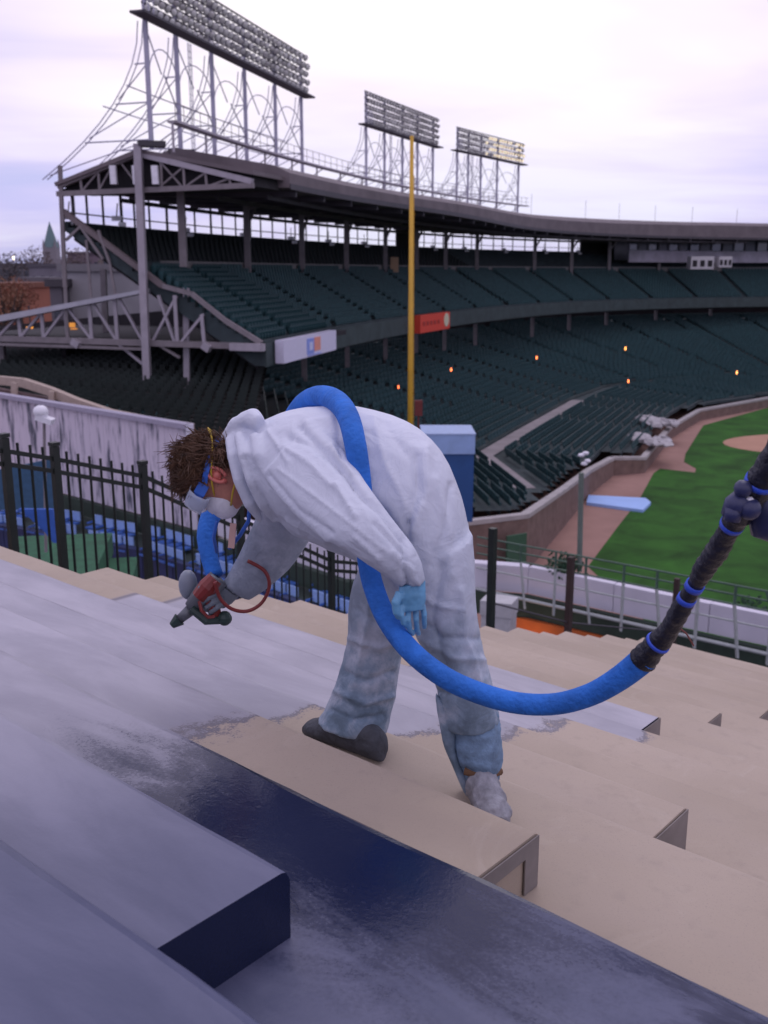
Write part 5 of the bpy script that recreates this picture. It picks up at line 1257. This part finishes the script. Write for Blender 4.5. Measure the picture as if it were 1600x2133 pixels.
# ================================================================== HOSE
bluef = mat('hose_blue', (.028, .155, .56), .75, .25, var=.22, scale=14, bump=.35, bscale=70)
hs = thing('blue_hose', aty(800, 1290, 2.4), 'thick blue foam covered hose looped over the worker and sagging to the right', 'hose')
HP = [(448, 1200, 3.30, 17), (436, 1160, 3.34, 18), (430, 1110, 3.40, 19), (448, 1060, 3.48, 20), (500, 1010, 3.52, 22), (565, 950, 3.46, 22), (602, 890, 3.38, 22), (632, 844, 3.26, 22), (665, 826, 3.12, 22), (700, 835, 2.97, 22), (725, 868, 2.83, 22), (740, 925, 2.725, 22), (751, 1000, 2.70, 21.5),
      (758, 1080, 2.695, 21), (764, 1150, 2.68, 21), (776, 1215, 2.62, 21.5), (806, 1290, 2.55, 22), (858, 1358, 2.46, 22.5), (928, 1412, 2.40, 23), (1005, 1446, 2.35, 23), (1082, 1465, 2.31, 23), (1160, 1466, 2.28, 23), (1232, 1446, 2.25, 24), (1292, 1412, 2.22, 26), (1345, 1370, 2.19, 28)]
HP = [(x, y, Y, q*Y*1.06/FPX) for x, y, Y, q in HP]
hh_ = cr_pts(HP); mb = MB(); mb.tube([p for p, r_ in hh_], [r_*(1+.02*noise.noise(p*9)) for p, r_ in hh_], 24); mb.build('foam_sleeve', bluef, hs, smooth=True)
BP = [(1338, 1376, 2.195, .034), (1362, 1348, 2.17, .031), (1392, 1315, 2.14, .026), (1412, 1280, 2.11, .027), (1430, 1248, 2.09, .023), (1452, 1212, 2.06, .023), (1470, 1180, 2.03, .029), (1492, 1150, 2.0, .031), (1512, 1115, 1.97, .025), (1530, 1085, 1.94, .028), (1555, 1050, 1.91, .035), (1578, 1015, 1.88, .034), (1600, 975, 1.85, .033), (1660, 880, 1.80, .033)]
bw = mat('black_tape', (.014, .014, .024), .38, .5, var=.4, scale=20, bump=.5, bscale=45)
BP = [(x, y, Y, r_*(.95 if i < 2 else .82)) for i, (x, y, Y, r_) in enumerate(BP)]
hh_ = cr_pts(BP, 8); mb = MB(); mb.tube([p for p, r_ in hh_], [r_*(1+.16*noise.noise(p*22)+.05*math.sin(i*1.7)) for i, (p, r_) in enumerate(hh_)], 20); mb.build('taped_section', bw, hs, smooth=True)
def bandat(i0, ln_=3, g_=1.12):
    seg = hh_[i0:i0+ln_]; mb = MB(); mb.tube([p for p, r_ in seg], [r_*(g_-.06)+.001 for p, r_ in seg], 20); return mb.build('tape_band', mat('tape_blue', (.03, .09, .62), .45, var=.1), hs, smooth=True)
for i0 in (10, 31, 37, 69, 90): bandat(i0, 2 if i0 == 10 else 3)
mb = MB()
mb.tube([aty(1520, 1075, 1.88), aty(1534, 1050, 1.87), aty(1548, 1035, 1.87)], [.018, .024, .02], 10); mb.sphere(aty(1548, 1018, 1.86), .018, 10, 6); mb.tube([aty(1530, 1058, 1.87), aty(1524, 1085, 1.87)], [.02, .016], 10); mb.sphere(aty(1562, 1060, 1.86), .022, 10, 7)
mb.build('valve_handle', mat('valve_navy', (.03, .035, .10), .4, var=.3), hs, smooth=True)
mb = MB(); mb.sphere(aty(1560, 1045, 1.86), .011, 8, 6); mb.build('valve_cap', mat('white_paint', (.75, .74, .8), .5), hs, smooth=True)
mb = MB(); mb.tube([aty(1600, 1000, 1.93), aty(1592, 1050, 1.93), aty(1598, 1095, 1.93), aty(1640, 1120, 1.93)], [.02, .036, .036, .02], 14); mb.build('hose_coupling', mat('valve_navy', (.03, .035, .10), .4, var=.3), hs, smooth=True)
mb = MB(); mb.tube([aty(1405, 1300, 2.1), aty(1430, 1320, 2.12), aty(1445, 1345, 2.14)], .002, 5); mb.build('loose_wire', mat('wire_red', (.2, .05, .04), .6), hs)
# lanyard under the mask
mb = MB(); mb.tube([aty(520, 1055, 3.03), aty(518, 1085, 3.05), aty(500, 1115, 3.1), aty(478, 1142, 3.14)], .007, 6); mb.tube([aty(452, 1086, 3.05), aty(445, 1120, 3.1), aty(452, 1150, 3.14)], .006, 6); mb.build('lanyard', blu, pers, smooth=True)
mb = MB(); mb.box(aty(484, 1116, 3.08), (.02, .012, .08), rot=Matrix.Rotation(.12, 3, 'Y')); mb.build('tag', mat('tag_peach', (.6, .38, .34), .6), pers)
